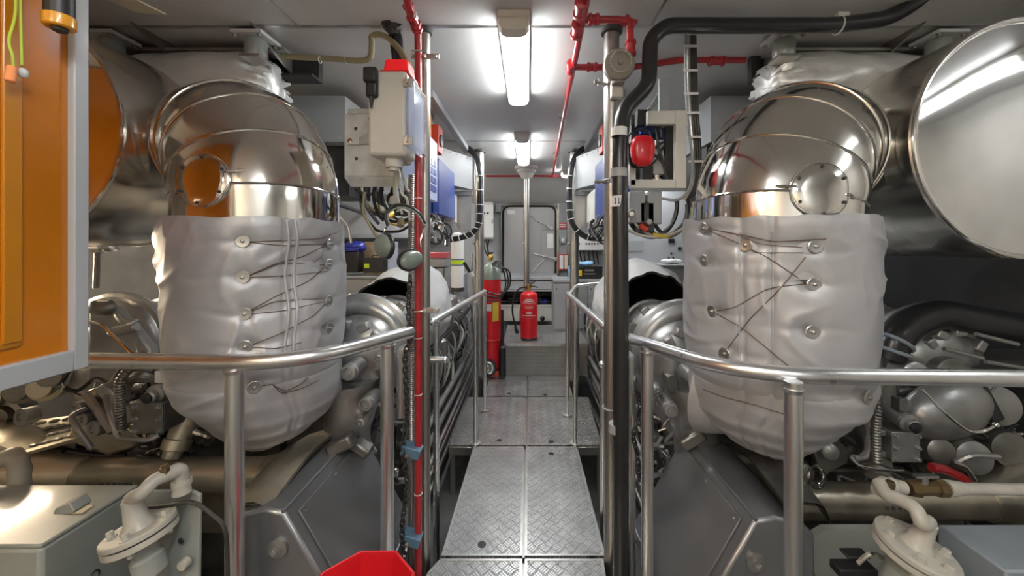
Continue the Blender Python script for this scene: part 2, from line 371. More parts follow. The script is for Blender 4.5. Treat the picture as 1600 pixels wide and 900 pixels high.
plate([(-.44, 3.86), (-.011, 3.86), (-.011, 4.43), (-.44, 4.43)], 0, 'far left checker plate in front of the step', 'plate2', hole=pf(795, 615))
plate([(.002, 3.86), (.45, 3.86), (.45, 4.43), (.002, 4.43)], 0, 'far right checker plate in front of the step', 'plate2', hole=pf(852, 617))
# frame beneath
fr = M()
for x in (-.40, xm, .32): fr.box((x-.02, 1.0, -.10), (x+.02, 4.43, -.014))
for y in (1.88, 2.915, 3.85): fr.box((-.41, y-.02, -.09), (.38, y+.02, -.014))
fr.box((-.61, 2.92, -.075), (-.40, 2.935, -.014)).box((.36, 2.92, -.075), (.565, 2.935, -.014)).box((-.61, 2.92, -.075), (-.60, 3.85, -.014)).box((.60, 2.92, -.075), (.61, 3.85, -.014))
fo = fr.build('walkway_frame', 'steel', bevel=.002)
tag(fo, 'grey steel frame carrying the walkway plates', 'frame')
for x, y in ((-.40, 1.3), (.36, 1.3), (-.40, 2.92), (.36, 2.92), (-.58, 2.96), (.55, 2.96), (-.40, 4.3), (.40, 4.3)):
    M().box((x-.018, y, ZF), (x+.018, y+.036, -.10 if abs(x) < .5 else -.076)).build('leg', 'steel', fo)
# step
st = thing('step_box', 'checker plate step at the far end of the walkway, extinguisher on top', 'step', (.03, 4.9, 0))
M().box((-.29, 4.44, 0.0), (.46, 4.46, .365)).build('riser', 'riser', st)
M().box((-.29, 4.44, .366), (.70, 5.45, .38)).build('top_plate', 'plate2', st)
M().box((-.295, 4.432, .350), (.705, 4.439, .383)).build('nosing', 'edge', st)
M().box((.462, 4.46, 0.0), (.69, 4.50, .364)).build('side_riser', 'steel', st)
M().box((-.28, 4.47, 0.0), (.45, 5.44, .364)).build('frame', 'dark', st)
# low service pipes beside the walkway
for i, (x, z, r) in enumerate([(-.70, -.03, .022), (-.70, -.11, .022), (-.69, -.20, .02), (.74, -.05, .022), (.74, -.15, .02)]):
    o = M().tube([(x, 1.95, z), (x, 5.2, z)], r, 12).build('service_pipe', 'alu')
    tag(o, ['top pipe of three running low along the left edge of the walkway', 'middle pipe of three running low along the left edge of the walkway', 'lowest pipe of three running low along the left edge of the walkway', 'upper low pipe along the right edge of the walkway', 'lower pipe along the right edge of the walkway'][i], 'pipe', 'low pipes beside the walkway')
# ------------------------------------------------------------------ railings
def railing(name, label, rail, posts, r=.026, rp=.023, extra=None, group='tubular aluminium railings', feet=True):
    t = thing(name, label, 'railing', (rail[len(rail)//2][0], rail[len(rail)//2][1], 0), group)
    M().tube(rail, r, 16).ball(rail[0], r*.99, n=14, m=8).ball(rail[-1], r*.99, n=14, m=8).build('top_rail', 'alu', t)
    for (x, y, z1, z0) in posts:
        m = M().tube([(x, y, z0), (x, y, z1-.004)], rp, 16).lathe((x, y, z1-r-.012), (0, 0, 1), [(0, rp*1.02), (.008, rp*1.1), (.014, rp*1.18)], 16)
        m.build('post', 'alu', t)
        if feet and z0 > -.2: M().lathe((x, y, z0), (0, 0, 1), [(0, .042), (.008, .042), (.01, rp*1.05)], 20).build('base_flange', 'alu', t)
    if extra:
        for nm, m in extra: m.build(nm, 'alu', t)
    return t
ZR = 1.10
lr = fil([P(-60, 561, 1.29), P(465, 567, 1.255), P(640, 519, 1.68)], .34, 14)
railing('railing', 'near left railing across the silver lagged pipe, curving toward the pillar', lr, [(-.970, 1.27, 1.148, ZF), (-.592, 1.615, 1.138, ZF)], .026, .0275)
rr = fil([P(984, 530, 1.74), P(1160, 586, 1.20), P(2100, 597, 1.16)], .30, 14)
railing('railing', 'near right railing across the silver lagged pipe, running off the photo', rr, [(.500, 1.61, 1.11, ZF), (.805, 1.165, 1.125, ZF)], .026, .0255)
# hoops (bent tube ends that hold the chain)
def hoop(xa, xb, y, zt, z0, z1, label):
    pts = [V((xa, y, z0))]+[V(((xa+xb)/2-(xb-xa)/2*cos(a), y, zt-abs(xb-xa)/2+abs(xb-xa)/2*sin(a))) for a in [pi*i/12 for i in range(13)]]+[V((xb, y, z1))]
    o = M().tube(pts, .026, 14).build('tube_hoop', 'alu'); return tag(o, label, 'tube hoop')
hoop(-.600, -.549, 1.83, 1.035, .715, ZF, 'bent aluminium tube hoop beside the left pillar with chain hanging by it')
hoop(.452, .50, 1.88, .99, .62, ZF, 'bent aluminium tube hoop beside the black hose on the right')
# middle and far railings along the walkway
l2 = [P(757, 456, 3.55), P(676, 503, 2.22)]
railing('railing', 'left railing alongside the walkway beyond the pillar', l2,
        [(l2[0].x+.004, 3.54, l2[0].z, 0.003), (-.405, 2.95, 1.095, 0.003), (l2[1].x+.012, 2.26, l2[1].z, ZF)], .022, .018,
        [('mid_rail_stub', M().tube([(-.485, 2.24, .86), (-.60, 2.24, .86)], .02, 12).ball((-.485, 2.24, .86), .02, n=10, m=6))])
r2 = [P(887, 459, 3.45), P(946, 511, 2.14)]
railing('railing', 'right railing alongside the walkway beyond the pillar', r2,
        [(r2[0].x-.004, 3.44, r2[0].z, 0.003), (.362, 2.95, 1.09, 0.003), (r2[1].x-.008, 2.17, r2[1].z, ZF)], .022, .018,
        [('mid_rail_stub', M().tube([(.415, 2.16, .86), (.47, 2.16, .86)], .02, 12).ball((.415, 2.16, .86), .02, n=10, m=6))])
o = M().tube(fil([(.372, 3.47, 1.08), (.50, 4.0, 1.10), (.84, 4.25, 1.10)], .1), .016, 10).build('hand_rail', 'alu')
tag(o, 'short handrail running right from the far railing toward the counter', 'hand rail')
# ------------------------------------------------------------------ pillars
def pillar(x, y, r, z0, label, cap=True, mt='steel'):
    t = thing('support_pillar', label, 'pillar', (x, y, z0), 'round steel pillars')
    M().cyl((x, y, z0), (x, y, ZC-.002), r, n=28).build('shaft', mt, t)
    if cap: M().lathe((x, y, ZC-.03), (0, 0, 1), [(0, r*1.04), (.004, r*1.35), (.024, r*1.42), (.028, r*1.42)], 28).build('ceiling_collar', 'dark', t)
    for z in ((1.52, .72) if y > 3 else ()):
        M().lathe((x, y, z), (0, 0, 1), [(0, r*1.1), (.03, r*1.1)], 24).bolt((x-r*1.1, y-.02, z+.015), (-1, 0, 0), .008, .02).build('clamp', 'steel', t)
    return t
PLX, PLY = -.500, 1.86
pillar(PLX, PLY, .026, ZF, 'near left round steel pillar behind the red pipe')
PRX, PRY = .405, 1.86
pillar(PRX, PRY, .037, ZF, 'near right round steel pillar beside the black insulated pipe')
pillar(-.545, 4.30, .052, ZF, 'far left round steel pillar beside the red gas cylinder')
pillar(.520, 4.30, .052, ZF, 'far right round steel pillar beside the pale counter')
pillar(-.02, 5.20, .038, .381, 'slim centre pillar rising behind the small fire extinguisher', False)
t = M().lathe((-.02, 5.20, ZC-.17), (0, 0, 1), [(0, .05), (.03, .085), (.07, .10), (.09, .13), (.12, .13), (.125, .16), (.168, .16)], 28).build('ceiling_collar', 'ceil', bpy.data.objects['support_pillar.004'])
# ------------------------------------------------------------------ exhaust silencers (big drums)
AX = {-1: dict(c=(-2.045, 1.99), r=.465), 1: dict(c=(1.975, 1.95), r=.475)}
def silencer(s):
    (cx, cz), r = AX[s]['c'], AX[s]['r']; side = 'left' if s < 0 else 'right'
    t = thing('exhaust_silencer', 'big %s stainless exhaust drum with a mirror round end' % side, 'exhaust silencer', (cx, 1.5, cz-r), 'horizontal exhaust drums')
    m = M().lathe((cx, 1.505, cz), (0, 1, 0), [(0, r*.985), (.01, r), (.5, r), (.505, r*1.008), (.53, r*1.008), (.535, r), (.86, r), (.92, r*.8), (.94, .2)], 96)
    m.build('drum_shell', 'drum', t)
    prof = [(-.005, .0003), (-.005, .1), (-.0035, r*.5), (.003, r*.8), (.010, r*.955)]
    M().lathe((cx, 1.495, cz), (0, 1, 0), prof, 96, False).build('end_disc', 'disc', t, ang=60)
    M().torus((cx, 1.499, cz), (0, 1, 0), r*.985, .009, n=96, m=10).build('rim', 'bead', t)
    # crumpled foil lagging over the top
    rings = []; N = 60
    x0, x1 = (-1.33, -2.35) if s < 0 else (1.25, 2.35); ck = V((0, 2.04, 2.36))
    for i in range(41):
        u = i/40; x = x0+(x1-x0)*u; rad = .165*min(1, .62+((u*9)**.6)*.35) if u < .12 else .165
        ring = []
        for j in range(N):
            a = 2*pi*j/N; d = V((0, cos(a), sin(a)))
            q = V((x*1.3, cos(a)*.5, sin(a)*.5)); wr = noise.fractal(q*4, .8, 2, 3)*.010
            crum = max(0, 1-u/.11); q2 = V((x*3, cos(a)*2.2, sin(a)*2.2))
            wr += crum*(abs(noise.noise(q2*3))*-.11+.02)
            ring.append(V((x+s*crum*noise.noise(q2*2+V((5, 0, 0)))*.03, ck.y, ck.z+.015*sin(u*5)))+d*(rad+wr)*(1.0 if abs(d.z) < .5 else 1.0))
        rings.append(ring)
    M().loft(rings if s > 0 else rings[::-1]).build('foil_lagging', 'foil', t, ang=70)
    # neck toward the elbow
    return t
silencer(-1); silencer(1)
def mount(x, y, label, s):
    t = thing('vibration_mount', label, 'mount', (x, y, 2.40), 'rubber vibration mounts on the ceiling beams')
    M().box((x-.075, y-.075, 2.545), (x+.075, y+.075, 2.562)).build('top_plate', 'ceil', t, bevel=.003)
    M().lathe((x, y, 2.455), (0, 0, 1), [(0, .045), (.01, .05), (.075, .05), (.09, .044)], 28).build('rubber_body', 'grey', t)
    M().box((x-.05, y-.05, 2.443), (x+.05, y+.05, 2.455)).build('bottom_plate', 'steel', t, bevel=.002)
    m = M()
    for dx in (-.058, .058):
        for dy in (-.058, .058): m.bolt((x+dx, y+dy, 2.545), (0, 0, -1), .009, .012)
    m.build('bolt_set', 'steel', t)
mount(-1.345, 1.90, 'left vibration mount above the end of the silver foil lagging', -1)
mount(-2.06, 1.90, 'left vibration mount above the large drum near the locker', -1)
mount(1.265, 1.90, 'right vibration mount above the end of the silver foil lagging', 1)
mount(2.03, 1.90, 'right vibration mount above the large drum', 1)
# ------------------------------------------------------------------ mitred exhaust elbows
EL = {-1: dict(c=V((-1.155, 1.67)), r=.300), 1: dict(c=V((1.025, 1.61)), r=.300)}
def elbow(s):
    c, r = EL[s]['c'], EL[s]['r']; side = 'left' if s < 0 else 'right'
    az = R(55); h = V((s*sin(az), cos(az), 0)); up = V((0, 0, 1)); zb = 1.68 if s < 0 else 1.645; Rb = r+.012
    t = thing('exhaust_elbow', '%s polished steel exhaust elbow of bands rising from the silver lagging' % side, 'exhaust elbow', (c.x, c.y, zb), 'polished exhaust elbows')
    hinge = V((c.x, c.y, zb))+h*Rb; side_v = h.cross(up).normalized()
    N = 96
    def ring(phi, k=1.0, sh=0):   # tilt phi from vertical pipe to horizontal
        ax = up*cos(phi)+h*sin(phi); out = -h*cos(phi)+up*sin(phi)
        cc = hinge+out*Rb+ax*sh
        return [cc+(out*cos(2*pi*j/N)+side_v*sin(2*pi*j/N))*r*k for j in range(N)]
    def gore(p0, p1):
        rs = []
        for i in range(7):
            u = i/6; a = ring(p0); b = ring(p1)
            rs.append([x*(1-u)+y*u+(x*(1-u)+y*u-hinge).normalized()*.010*sin(pi*u)*min(1, (x-hinge).length/r) for x, y in zip(a, b)])
        return M().loft(rs, False, False)
    ang = [8, 30, 52, 73, 90]
    low = [[p-up*.085 for p in ring(0)], ring(0), ring(R(8))]
    M().loft(low, False, False).build('vertical_section', 'mirror', t, recalc=True)
    for a, b in zip(ang, ang[1:]): gore(R(a), R(b)).build('elbow_band', 'mirror', t, recalc=True, ang=30)
    for a in ang:
        cr = ring(R(a), 1.008)
        M().tube(cr+[cr[0], cr[1]], .0048, 8, False).build('seam_bead', 'bead', t)
    # neck and clamp collar into the drum
    ax = h; cc = hinge+up*Rb
    M().lathe(cc, ax, [(0, r), (.02, r*.93), (.03, r*.86), (.22, r*.86)], 64, False).build('neck', 'drum', t)
    M().lathe(cc+ax*.05, ax, [(0, r*.87), (0, r*.95), (.055, r*.95), (.055, r*.87)], 64, False).torus(cc+ax*.05, ax, r*.95, .004, n=64, m=6).torus(cc+ax*.105, ax, r*.95, .004, n=64, m=6).build('clamp_collar', 'bead', t)
    # vertical overlap seam on the top band
    bv = [bpy.data.objects[o.name] for o in t.children if 'band' in o.name or 'vertical' in o.name]
    # inspection cover
    px, py, rr = (314, 281, 40) if s < 0 else (1284, 297, 38)
    d = V(((px-VX)/F, 1, (VY-py)/F)); A = d.x**2+d.y**2; B = -2*(d.x*c.x+d.y*c.y); Cc = c.length_squared-r*r
    tt = (-B-math.sqrt(B*B-4*A*Cc))/(2*A); q = V((0, 0, EYE))+d*tt
    n = V((q.x-c.x, q.y-c.y, 0)).normalized(); n = (n*1.0+V((0, 0, .10))).normalized(); q = q+n*.004
    g_ = M().loft(low, False, False); vv, ff = list(g_.v), [list(f_) for f_ in g_.f]
    for a, b in zip(ang, ang[1:]):
        g_ = gore(R(a), R(b)); k0 = len(vv); vv += g_.v; ff += [[i_+k0 for i_ in f_] for f_ in g_.f]
    bv = BVHTree.FromPolygons(vv, ff); u, v, _ = basis(n)
    def on(x, y, off):
        o_ = q+n*.2+u*x+v*y; h_ = bv.ray_cast(o_, -n); 
        return (h_[0] if h_[0] else q+u*x+v*y)+n*off
    rg = [[on(rho*cos(2*pi*j_/48), rho*sin(2*pi*j_/48), off) for j_ in range(48)] for rho, off in [(.096, -.006), (.096, .009), (.090, .013), (.06, .014), (.03, .014), (.001, .014)]]
    cov = M().loft(rg, False, False).build('inspection_cover', 'mirror', t, ang=50, recalc=True)
    rim = [on(.094*cos(2*pi*j_/60), .094*sin(2*pi*j_/60), .010) for j_ in range(60)]
    M().tube(rim+[rim[0], rim[1]], .0038, 8, False).build('rim', 'bead', cov)
    for k in range(6):
        a = 2*pi*k/6+.5; M().ball(on(.083*cos(a), .083*sin(a), .015), .006, n=8, m=6).build('rivet', 'dark', cov)
    for k in range(2):
        a = (R(20) if s < 0 else R(-10))+pi*k; M().tube([on(.082*cos(a), .082*sin(a), .012), on(.094*cos(a), .094*sin(a), .018), on(.11*cos(a), .11*sin(a), .010), on(.135*cos(a), .135*sin(a), .006)], .004, 8).build('clip', 'bead', cov)
    return t
elbow(-1); elbow(1)
# ------------------------------------------------------------------ silver lagging jackets
def ray_cyl(px, py, c, r):
    d = V(((px-VX)/F, 1, (VY-py)/F)); A = d.x**2+d.y**2; B = -2*(d.x*c.x+d.y*c.y); Cc = c.length_squared-r*r
    D = max(0, B*B-4*A*Cc); tt = (-B-math.sqrt(D))/(2*A); return V((0, 0, EYE))+d*tt
def jacket(s):
    c = EL[s]['c']; side = 'left' if s < 0 else 'right'
    r0 = .328 if s < 0 else .344
    t = thing('lagging_jacket', '%s silver quilted lagging jacket laced with wire below the polished elbow' % side, 'lagging jacket', (c.x, c.y, .66), 'laced silver pipe jackets')
    if s < 0:
        bt = [(380, 377), (380, 433), (383, 490), (384, 541), (398, 604), (513, 381), (511, 413), (511, 470), (512, 512)]
        seams = [(448, 345, 552), (461, 345, 552)]
        wires = [[(384, 378), (440, 376), (500, 373), (527, 362)], [(384, 378), (440, 384), (512, 381)], [(383, 433), (430, 412), (470, 402), (512, 381)],
                 [(383, 434), (440, 431), (510, 424)], [(383, 434), (440, 410), (511, 414)], [(384, 489), (430, 463), (480, 440), (511, 414)],
                 [(386, 491), (440, 486), (511, 470)], [(386, 489), (430, 470), (511, 466)], [(388, 541), (440, 520), (490, 493), (511, 470)], [(384, 541), (430, 545), (470, 535)],
                 [(398, 604), (425, 600), (445, 612), (470, 600), (480, 590)], [(425, 600), (440, 615), (470, 607), (497, 594)]]
        dents = [(455, 400, 60, .018), (490, 440, 50, .014), (430, 520, 50, .014), (300, 540, 60, .01), (400, 470, 40, .01)]
    else:
        bt = [(1103, 357), (1103, 407), (1115, 486), (1272, 385), (1270, 444), (1268, 518), (1166, 383), (1134, 552), (1352, 620)]
        seams = [(1156, 362, 575), (1207, 362, 575)]
        wires = [[(1105, 356), (1160, 367), (1210, 378), (1290, 373)], [(1104, 358), (1150, 378), (1200, 402), (1258, 442)], [(1106, 356), (1150, 366), (1190, 382), (1270, 388)],
                 [(1117, 487), (1150, 480), (1200, 450), (1268, 442)], [(1118, 488), (1160, 512), (1200, 545), (1248, 585)], [(1258, 402), (1220, 450), (1170, 500), (1134, 550)], [(1166, 383), (1180, 395), (1255, 395)],
                 [(1100, 608), (1130, 620), (1180, 632), (1230, 648)]]
        dents = [(1180, 400, 60, .014), (1240, 420, 40, .012), (1180, 560, 60, .014), (1130, 520, 50, .012), (1300, 560, 60, .008)]
    dp = [(ray_cyl(a, b, c, r0), .028, .016) for a, b in bt]+[(ray_cyl(a, b, c, r0), w_*.0024, dd) for a, b, w_, dd in dents]
    sp = [(ray_cyl(a, 450, c, r0)) for a, _, _ in seams]
    sa = [math.atan2(p.y-c.y, p.x-c.x) for p in sp]
    bl = [(ray_cyl(a, b, c, r0)) for a, b in bt]
    def disp(a, z, r):
        q = V((c.x+r*cos(a), c.y+r*sin(a), z))
        w1 = noise.noise(V((q.x*2.2+9, q.y*2.2, z*2.2)))
        k = .011*noise.fractal(V((q.x*2.6+s, q.y*2.6, z*3.2)), .9, 2.1, 2)
        fold = 1-abs(noise.noise(V((q.x*3.2+z*2.5*w1+3, q.y*3.2, z*5.2+q.x*2.2*s+s*4)))*3.2)
        k += .011*max(0, fold)**2*(.3+.7*max(0, noise.noise(V((q.x*3, q.y*3, z*3+7)))*2))
        f2 = 1-abs(noise.noise(V((q.x*7+11, q.y*7, z*4+q.x*5*s)))*4)
        k += .005*max(0, f2)**2*max(0, noise.noise(V((q.x*4, q.y*4+5, z*4)))*2+.3)
        for p, w_, dd in dp:
            k -= dd*math.exp(-((q-p).length/w_)**2/1.2)
        # folds pulled along lines between button rows
        for p in bl:
            dz = q.z-p.z; da = (V((q.x, q.y))-V((p.x, p.y))).length
            if da < .22: k -= .006*math.exp(-(dz+noise.noise(q*9)*.025)**2/.00025)*(1-da/.22)
        for a1 in sa:
            da = (a-a1+pi) % (2*pi)-pi; k -= .010*math.exp(-(da*r/.010)**2)
        return k
    top = 1.635
    def jac(zr, name, lower=False, th=.016):
        N = 220; rings = []
        for (z, dx, dy, rx, ry) in zr:
            rg = []
            for j in range(N):
                a = 2*pi*j/N; q = disp(a, z, (rx+ry)/2)
                zz = z
                if z > 1.58: zz = z+.014*noise.noise(V((cos(a)*3, sin(a)*3, s)))
                rg.append(V((c.x+dx+(rx+q)*cos(a), c.y+dy+(ry+q)*sin(a), zz)))
            rings.append(rg)
        return rings
    def interp(keys, n):
        out = []
        for i in range(n):
            z = keys[0][0]+(keys[-1][0]-keys[0][0])*i/(n-1)
            for a, b in zip(keys, keys[1:]):
                if b[0] <= z+1e-9 <= a[0]+1e-6 or b is keys[-1]:
                    u = (a[0]-z)/(a[0]-b[0]); u = min(1, max(0, u)); u2 = u*u*(3-2*u)*.5+u*.5
                    out.append((z, *[a[k]*(1-u2)+b[k]*u2 for k in range(1, 5)])); break
        return out
    kk = [(top, 0, 0, r0*.985, r0*.985), (1.60, 0, 0, r0, r0), (1.3, 0, 0, r0, r0), (1.15, 0, 0, r0*.99, r0*.99), (1.02, 0, 0, r0*.96, r0*.96), (.97, 0, 0, r0*.90, r0*.90)]
    up = jac(interp(kk, 110), 'u')
    inner = [[V((c.x, c.y, p.z))+(V((p.x, p.y, p.z))-V((c.x, c.y, p.z)))*.94 for p in up[0]], [V((c.x, c.y, p.z-.22))+(V((p.x, p.y, p.z))-V((c.x, c.y, p.z)))*.93 for p in up[0]]]
    M().loft(inner[::-1]+up, False, False).build('upper_blanket', 'cloth', t, ang=80, recalc=True)
    e = -s
    kl = [(1.045, 0, 0, r0*.93, r0*.93), (1.0, 0, .0, r0*.955, r0*.955), (.93, e*.01, .01, r0*.93, r0*.93), (.86, e*.035, .03, r0*.82, r0*.86), (.79, e*.04, .04, r0*.67, r0*.74), (.72, e*.03, .04, r0*.46, r0*.55), (.68, e*.02, .03, r0*.27, r0*.35), (.655, e*.01, .02, r0*.05, r0*.06)]
    if s > 0: kl = [(z, dx*1.0+.01, dy, a*1.0, b) for z, dx, dy, a, b in kl]
    lo = jac(interp(kl, 60), 'l')
    lob = M().loft(lo, False, True).build('lower_blanket', 'cloth', t, ang=80, recalc=True)
    # opening flap of the lower blanket, toward the turbocharger
    q = V((c.x+e*.15, c.y+.14, .89)); ax = V((e*.62, .62, .12)).normalized()
    rings = []
    for i, (d, rr) in enumerate([(-.10, .17), (0, .215), (.05, .225), (.055, .215), (.02, .19)]):
        u, v, _ = basis(ax); rings.append([q+ax*d+(u*cos(2*pi*j/64)+v*sin(2*pi*j/64))*(rr+.006*noise.noise(V((cos(2*pi*j/64)*3, sin(2*pi*j/64)*3, i*.4)))) for j in range(64)])
    if s > 0: M().loft(rings, False, False).build('opening_cuff', 'cloth', t, ang=60, recalc=True)
    # buttons and lacing: laid on the blanket surface
    bvh = BVHTree.FromPolygons(*(lambda rs: ([p for r in rs for p in r], [[i*220+j, i*220+(j+1) % 220, (i+1)*220+(j+1) % 220, (i+1)*220+j] for i in range(len(rs)-1) for j in range(220)]))(up))
    bvl = BVHTree.FromPolygons(*(lambda rs: ([p for r in rs for p in r], [[i*220+j, i*220+(j+1) % 220, (i+1)*220+(j+1) % 220, (i+1)*220+j] for i in range(len(rs)-1) for j in range(220)]))(lo))
    def hit(px, py):
        d = V(((px-VX)/F, 1, (VY-py)/F)).normalized(); best = None
        for b in (bvh, bvl):
            h = b.ray_cast(V((0, 0, EYE)), d)
            if h[0] and (best is None or h[3] < best[3]): best = h
        if best is None: return ray_cyl(px, py, c, r0), V((0, -1, 0))
        n = V((best[0].x-c.x, best[0].y-c.y, 0)).normalized(); return best[0], n
    for a, b in bt:
        p, n = hit(a, b)
        bo = M().lathe(p+n*.007, n, [(0, .0235), (.004, .0235), (.0055, .021), (.0045, .009)], 28).build('lacing_button', 'edge', t)
        M().lathe(p+n*.011, n, [(0, .006), (.008, .006), (.010, .003)], 12).build('stud', 'steel', bo)
    for wv in wires:
        pts = []
        for i in range(len(wv)-1):
            for k in range(5):
                u = k/5; a = wv[i][0]*(1-u)+wv[i+1][0]*u; b = wv[i][1]*(1-u)+wv[i+1][1]*u
                p, n = hit(a, b); pts.append(p+n*.004)
        p, n = hit(*wv[-1]); pts.append(p+n*.004)
        pts = [pts[0]]+[(pts[i-1]+pts[i]*2+pts[i+1])/4 for i in range(1, len(pts)-1)]+[pts[-1]]
        M().tube(pts, .0016, 6).build('lacing_wire', 'brown', t)
    for k, (a, y0, y1) in enumerate(seams):
        pts = []
        for i in range(30):
            p, n = hit(a+(3*sin(i*.4) if s < 0 else 0), y0+(y1-y0)*i/29); pts.append(p+n*.003)
        M().tube(pts, .0065 if s < 0 else .003, 8).build('seam_piping', 'cloth', t)
    return t
jacket(-1); jacket(1)
# ------------------------------------------------------------------ the two marine engines
def bolts(parent, pts, ax, r=.008, h=.009, mt='eng'):
    for p in pts: M().bolt(p, ax, r, h).build('bolt', mt, parent)
def corrugated(pts, r, pitch=.012):
    pts = spl(pts, 14); L_ = [0]
    for a, b in zip(pts, pts[1:]): L_.append(L_[-1]+(b-a).length)
    n = max(12, int(L_[-1]/pitch*4)); out = []
    for i in range(n+1):
        d = L_[-1]*i/n; k = 0
        while k < len(L_)-2 and L_[k+1] < d: k += 1
        u = (d-L_[k])/max(1e-6, L_[k+1]-L_[k]); out.append(pts[k].lerp(pts[k+1], min(1, u)))
    return M().tube(out, r, 12, True, lambda t: 1+.10*sin(t*n/4*2*pi))
def turbo(s, par, x, y, z, full=True):
    t = M()
    c = V((s*x, y, z))
    prof = [(-.02, .10), (-.015, .20), (0, .262), (.008, .282), (.040, .286), (.046, .275), (.050, .268), (.06, .272), (.075, .270), (.12, .245), (.20, .205), (.30, .195), (.31, .215), (.335, .22), (.345, .20), (.40, .195), (.56, .19), (.565, .205), (.59, .205)]
    cas = t.lathe(c, (0, 1, 0), prof, 72).build('turbocharger', 'eng', par, ang=30)
    # turbine casing facing the camera: swollen scroll with ribs and bosses
    f = M().ball(c+V((-s*.03, -.02, -.02)), .205, (1, .62, 1), 40, 24)
    f.jitter(.012, 7, s).build('turbine_casing', 'eng', cas, ang=60)
    M().torus(c+V((0, .02, 0)), (0, 1, 0), .215, .052, n=60, m=14).build('scroll', 'eng', cas)
    for k, (a, l) in enumerate([(35, .13), (62, .10), (100, .09), (150, .11), (-20, .12), (-70, .1)]):
        e = V((-s*cos(R(a)), 0, sin(R(a)))); p = c+e*.15+V((0, -.07, 0))
        M().box(p-V((.022, .05, .03)), p+V((.022, .05, .03)), Matrix.Rotation(R(a)*-s, 3, 'Y')).build('rib', 'eng', cas, bevel=.008)
    for a in range(0, 360, 30):
        e = V((cos(R(a)), 0, sin(R(a)))); M().bolt(c+e*.245+V((0, -.004, 0)), (0, -1, 0), .009, .012).build('bolt', 'eng', cas)
    for a in (20, 55, 90, 140): 
        e = V((-s*cos(R(a)), 0, sin(R(a)))); p = c+e*.21+V((0, .33, 0)); M().box(p-V((.03, .035, .02)), p+V((.03, .035, .02)), Matrix.Rotation(R(90-a)*-s, 3, 'Y'), .8).build('clamp_block', 'engd', cas, bevel=.005)
    return cas
def engine(s):
    side = 'left' if s < 0 else 'right'
    t = thing('marine_engine', '%s silver painted marine diesel engine filling that side of the room' % side, 'engine', (s*1.55, 3.2, ZF), 'pair of silver marine engines')
    def mx(p): return V((s*p[0], p[1], p[2]))
    def bx(m, a, b):
        a, b = mx(a), mx(b); return m.box((min(a.x, b.x), a.y, a.z), (max(a.x, b.x), b.y, b.z))
    # crankcase and heads
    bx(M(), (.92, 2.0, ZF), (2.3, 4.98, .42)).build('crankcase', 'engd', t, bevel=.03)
    M().prism([mx(p) for p in [(.84, 2.15, .40), (.80, 2.15, .62), (1.05, 2.15, .84), (1.35, 2.15, .60), (1.75, 2.15, .60), (2.05, 2.15, .84), (2.32, 2.15, .62), (2.28, 2.15, .40)]], (0, 2.8, 0)).build('engine_block', 'eng', t, bevel=.02)
    for i in range(7):
        for xx, rot in ((.93, 1), (2.18, -1)):
            y = 2.62+i*.33
            M().box(mx((xx, 0, 0))*V((1, 0, 0)).x+V((-.13, y, .70)) if False else V((s*xx-.125, y, .66)), V((s*xx+.125, y+.30, .90)), Matrix.Rotation(R(-38*rot*s), 3, 'Y'), .9).build('cylinder_head_cover', 'eng', t, bevel=.02)
    for i in range(8):    # fuel lines and pipes down the aisle face
        y = 2.55+i*.3
        M().tube(spl([mx((.78, y, .35)), mx((.72, y+.02, .48)), mx((.74, y+.08, .62)), mx((.82, y+.06, .70))], 6), .012, 8).build('fuel_line', 'eng', t)
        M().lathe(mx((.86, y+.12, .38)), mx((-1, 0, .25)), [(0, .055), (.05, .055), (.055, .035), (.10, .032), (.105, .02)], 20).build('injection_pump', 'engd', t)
        M().lathe(mx((.90, y+.15, .18)), mx((-1, 0, 0)), [(0, .09), (.03, .09), (.035, .06), (.045, .06)], 24).build('crankcase_cover', 'eng', t)
    for k, (x, z, r) in enumerate([(.76, .70, .02), (.72, .22, .026), (.74, .05, .03)]):
        M().tube(spl([mx((x, 2.2+k*.1, z)), mx((x, 3.0, z+.01)), mx((x, 4.0, z-.01)), mx((x, 4.95, z))], 6), r, 12).build('long_pipe', 'eng' if k else 'black', t)
    for k in range(16):
        rnd = random.Random(k*7+s); y = 2.3+k*.17; z0 = rnd.uniform(.45, .85)
        M().tube(spl([mx((.76, y, z0)), mx((.70+rnd.uniform(-.02, .03), y+.05, z0-.12)), mx((.73, y+rnd.uniform(.0, .12), z0-.28)), mx((.80, y+.1, z0-.36))], 6), rnd.choice([.006, .009, .012]), 8).build('hose', rnd.choice(['black', 'eng', 'cablew', 'black']), t)
    # white-metal tank-like filters further along
    M().lathe(mx((.80, 3.35, .35)), (0, 0, 1), [(0, .04), (.01, .085), (.34, .085), (.36, .06), (.37, .02)], 28).build('filter', 'eng', t)
    M().box(mx((.80, 3.6, .80))-V((.09, 0, .0)), mx((.80, 3.9, 1.02))+V((.09, 0, 0))).build('control_housing', 'eng', t, bevel=.02)
    # turbochargers
    tx, tz = (.895, .985) if s < 0 else (.835, .955)
    turbo(s, t, tx, 2.03, tz)
    turbo(s, t, 2.27 if s < 0 else 2.22, 2.10, .985 if s < 0 else .93)
    # elbow duct from turbine down to the block with large bosses
    q = mx((tx-.03, 1.90, tz-.26))
    M().loft([circ(mx((tx, 1.95, tz-.12)), (0, .1, -1), .15, 32), circ(mx((tx-.01, 1.93, tz-.24)), (0, .1, -1), .13, 32), circ(mx((tx+.02, 1.95, tz-.40)), (0, .1, -1), .11, 32), circ(mx((tx+.06, 2.0, tz-.60)), (0, .1, -1), .12, 32)]).build('exhaust_manifold', 'eng', t)
